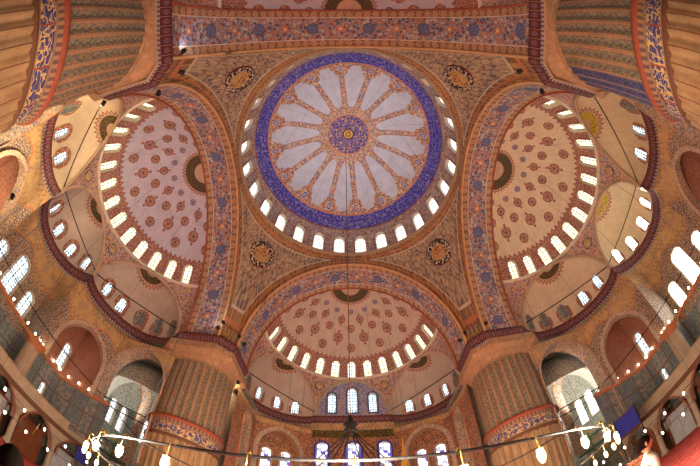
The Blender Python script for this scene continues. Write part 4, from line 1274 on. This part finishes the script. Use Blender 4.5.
for i in range(3): obj('panel', box_mesh('panel', (.4, .05, 1.1), MT['brown'], .02), parent=ds, mw=Matrix.Translation((-.48+.48*i, -.46, .8)))
# ------------------------------------------------------------------ people
def figure(loc, rz, label, skin, top, trousers, hair, hgt=1.75, arms='down'):
    k = hgt/1.75
    bm_v = [(0, 0, .95), (0, 0, 1.12), (0, -.01, 1.3), (0, -.01, 1.43), (0, 0, 1.50), (0, .01, 1.56),
            (.10, 0, .90), (.11, .015, .50), (.11, -.02, .09), (.12, .11, .04), (-.10, 0, .90), (-.11, .015, .50), (-.11, -.02, .09), (-.12, .11, .04),
            (.17, -.01, 1.40), (.225, -.02, 1.12), (.235, .06, .88), (.235, .10, .80), (-.17, -.01, 1.40), (-.225, -.02, 1.12), (-.235, .06, .88), (-.235, .10, .80)]
    ed = [(0, 1), (1, 2), (2, 3), (3, 4), (4, 5), (0, 6), (6, 7), (7, 8), (8, 9), (0, 10), (10, 11), (11, 12), (12, 13), (3, 14), (14, 15), (15, 16), (16, 17), (3, 18), (18, 19), (19, 20), (20, 21)]
    rad = [(.16, .11), (.145, .10), (.17, .115), (.13, .09), (.058, .058), (.052, .055), (.085, .09), (.06, .062), (.042, .045), (.04, .03), (.085, .09), (.06, .062), (.042, .045), (.04, .03),
           (.06, .06), (.043, .043), (.03, .03), (.03, .02), (.06, .06), (.043, .043), (.03, .03), (.03, .02)]
    me = bpy.data.meshes.new('person'); me.from_pydata([tuple(k*c for c in v) for v in bm_v], ed, []); me.update()
    o = bpy.data.objects.new('person', me); COL.objects.link(o)
    for m in (skin, top, trousers): me.materials.append(m)
    sk = o.modifiers.new('skin', 'SKIN'); 
    me.skin_vertices.new() if not me.skin_vertices else None
    for i, r in enumerate(rad): me.skin_vertices[0].data[i].radius = (r[0]*k, r[1]*k)
    me.skin_vertices[0].data[0].use_root = True
    o.modifiers.new('sub', 'SUBSURF').levels = 2; o.modifiers['sub'].render_levels = 2
    dg = bpy.context.evaluated_depsgraph_get(); me2 = bpy.data.meshes.new_from_object(o.evaluated_get(dg))
    bpy.data.objects.remove(o)
    # head grown as a lofted egg with brow, nose, chin, added to the same mesh
    V = [v.co.copy() for v in me2.vertices]; F = [list(p.vertices) for p in me2.polygons]; b = len(V)
    nr, ns = 18, 24; cz = 1.645*k
    for i in range(nr+1):
        t = PI*i/nr; z = -math.cos(t)
        for j in range(ns):
            a = 2*PI*j/ns; x = .074*math.sin(t)*math.cos(a); y = .094*math.sin(t)*math.sin(a)
            if z < 0: x *= 1-.28*(-z)**1.5; y *= 1-.18*(-z)
            if math.sin(a) > .9 and -.35 < z < .1: y += .020*math.sin((z+.35)/.45*PI)        # nose
            if math.sin(a) > .5 and .1 < z < .3: y += .004
            if abs(math.cos(a)) > .5 and abs(math.cos(a)) < .8 and math.sin(a) > 0 and .0 < z < .18: y -= .008   # eye sockets
            if math.sin(a) > .75 and -.62 < z < -.5: y += .006                               # lips
            V.append(Vector((x*k, (y+.012)*k, cz+z*.118*k)))
    for i in range(nr):
        for j in range(ns): F.append([b+i*ns+j, b+i*ns+(j+1) % ns, b+(i+1)*ns+(j+1) % ns, b+(i+1)*ns+j])
    for sx in (-1, 1):
        b2 = len(V)
        for i in range(8):
            a = 2*PI*i/8; V.append(Vector((sx*.074*k, (.0+.018*math.cos(a))*k, cz+.032*math.sin(a)*k)))
        for i in range(8):
            a = 2*PI*i/8; V.append(Vector((sx*.086*k, (-.006+.02*math.cos(a))*k, cz+.034*math.sin(a)*k)))
        F += [[b2+i, b2+(i+1) % 8, b2+8+(i+1) % 8, b2+8+i] for i in range(8)] + [list(range(b2+8, b2+16))]
        # fingers
        hx, hy, hz = sx*.235*k, .10*k, .80*k
        for q, (dx, dy, L) in enumerate(((-.0, -.028, .075), (.0, -.010, .085), (.0, .008, .08), (.0, .026, .062), (-sx*.028, .03, .05))):
            b2 = len(V); r = .0085*k; z0 = hz+.0; th = q == 4
            for s_i, (f, cur) in enumerate(((0, 0), (.45, .004), (.8, .014), (1, .022))):
                for i in range(6):
                    a = 2*PI*i/6; rr = r*(1-.25*f)
                    V.append(Vector((hx+dx*k-sx*cur*k+rr*math.cos(a)+(-sx*.02*f*k if th else 0), hy+dy*k+rr*math.sin(a)+(.02*f*k if th else 0), z0-f*L*k)))
            for s_i in range(3):
                for i in range(6): F.append([b2+s_i*6+i, b2+s_i*6+(i+1) % 6, b2+(s_i+1)*6+(i+1) % 6, b2+(s_i+1)*6+i])
            F.append([b2+18+i for i in range(6)])
    fm = []
    for f in F:
        c = sum((V[i] for i in f), Vector())/len(f); z = c.z/k
        fm.append(0 if z > 1.49 else 2 if z < .93 and abs(c.x)/k < .2 and z > .06 else 0 if (z < .84 and abs(c.x)/k > .2) else 1)
    body = mesh('person', V, F, None, True, [skin, top, trousers], fm)
    ob = obj('person', body); ob.location = loc; ob.rotation_euler = (0, 0, rz); tag(ob, label, 'person')
    # hair cap, thick at the back
    Vh = []; Fh = []; n1, n2 = 14, 28
    for i in range(n1+1):
        t = (PI*.62)*i/n1
        for j in range(n2):
            a = 2*PI*j/n2; front = max(0, math.sin(a)); tt = t*(1-.45*front); w = 1.12+.03*math.sin(7*a+i)
            w += random.uniform(-.035, .035); Vh.append((.078*k*w*math.sin(tt)*math.cos(a), (.098*k*w*math.sin(tt)*math.sin(a)-.004*k), cz+.13*k*math.cos(tt)+.004*k))
    for i in range(n1):
        for j in range(n2): Fh.append([i*n2+j, i*n2+(j+1) % n2, (i+1)*n2+(j+1) % n2, (i+1)*n2+j])
    obj('hair', mesh('hair', Vh, Fh, None, True), hair, ob)
    return ob
hair = material('dark_hair', color=lin((24, 19, 17)), rough=1., spec=.0, bump=.02)
skin = material('skin', color=lin((196, 146, 116)), rough=.55)
white_cloth = material('white_shirt_cloth', color=lin((212, 206, 196)), rough=.9)
dark_cloth = material('dark_cloth', color=lin((44, 42, 50)), rough=.9)
def place(px_el, az, dist):
    return (-.424+dist*math.sin(math.radians(az)), -10.38+dist*math.cos(math.radians(az)), FZ)
figure(place(0, 49.0, 4.7), math.radians(-120), 'person with dark hair in a white shirt standing on the red carpet', skin, white_cloth, white_cloth, hair, 1.92)
figure(place(0, -55.4, 1.85), math.radians(35), 'person whose dark-haired head shows above the carpet near the viewer', skin, dark_cloth, dark_cloth, hair, 1.60)

# ------------------------------------------------------------------ camera
cam = bpy.data.cameras.new('camera'); co = bpy.data.objects.new('camera', cam); COL.objects.link(co); SC.camera = co
cam.type = 'PANO'; cam.panorama_type = 'FISHEYE_EQUISOLID'; cam.sensor_width = 36; cam.sensor_height = 24; cam.sensor_fit = 'HORIZONTAL'
cam.fisheye_lens = 321*36/700; cam.fisheye_fov = PI
cam.clip_end = 200
T, ROLL, PAN = .538, -.031, .022
def rot(v, a): return Vector((v.x*math.cos(a)+v.y*math.sin(a), -v.x*math.sin(a)+v.y*math.cos(a), v.z))
fwd = rot(Vector((0, math.sin(T), math.cos(T))), PAN); right = rot(Vector((1, 0, 0)), PAN); down = rot(Vector((0, math.cos(T), -math.sin(T))), PAN)
r2 = right*math.cos(ROLL) - down*math.sin(ROLL); d2 = right*math.sin(ROLL) + down*math.cos(ROLL)
mw = Matrix((r2, -d2, -fwd)).transposed().to_4x4(); mw.translation = Vector((-.424, -10.38, 2.0)); co.matrix_world = mw

# ------------------------------------------------------------------ light
w = bpy.data.worlds.new('world'); SC.world = w; w.use_nodes = True
w.node_tree.nodes['Background'].inputs[0].default_value = (.75, .85, 1, 1); w.node_tree.nodes['Background'].inputs[1].default_value = .3
def point(name, loc, e, col, r=.2, parent=None):
    l = bpy.data.lights.new(name, 'POINT'); l.energy = e; l.color = col; l.shadow_soft_size = r
    o = bpy.data.objects.new(name, l); COL.objects.link(o); o.location = loc
    if parent: o.parent = parent
    return o
for i in range(12):
    a = 2*PI*i/12
    point('lamp_glow', (7.5*math.cos(a), 7.5*math.sin(a), -.3), 640, (1, .88, .68), .25, ch)
SC.view_settings.view_transform = 'Standard'; SC.view_settings.look = 'None'; SC.view_settings.gamma = 1; SC.view_settings.exposure = .56
SC.cycles.use_denoising = True
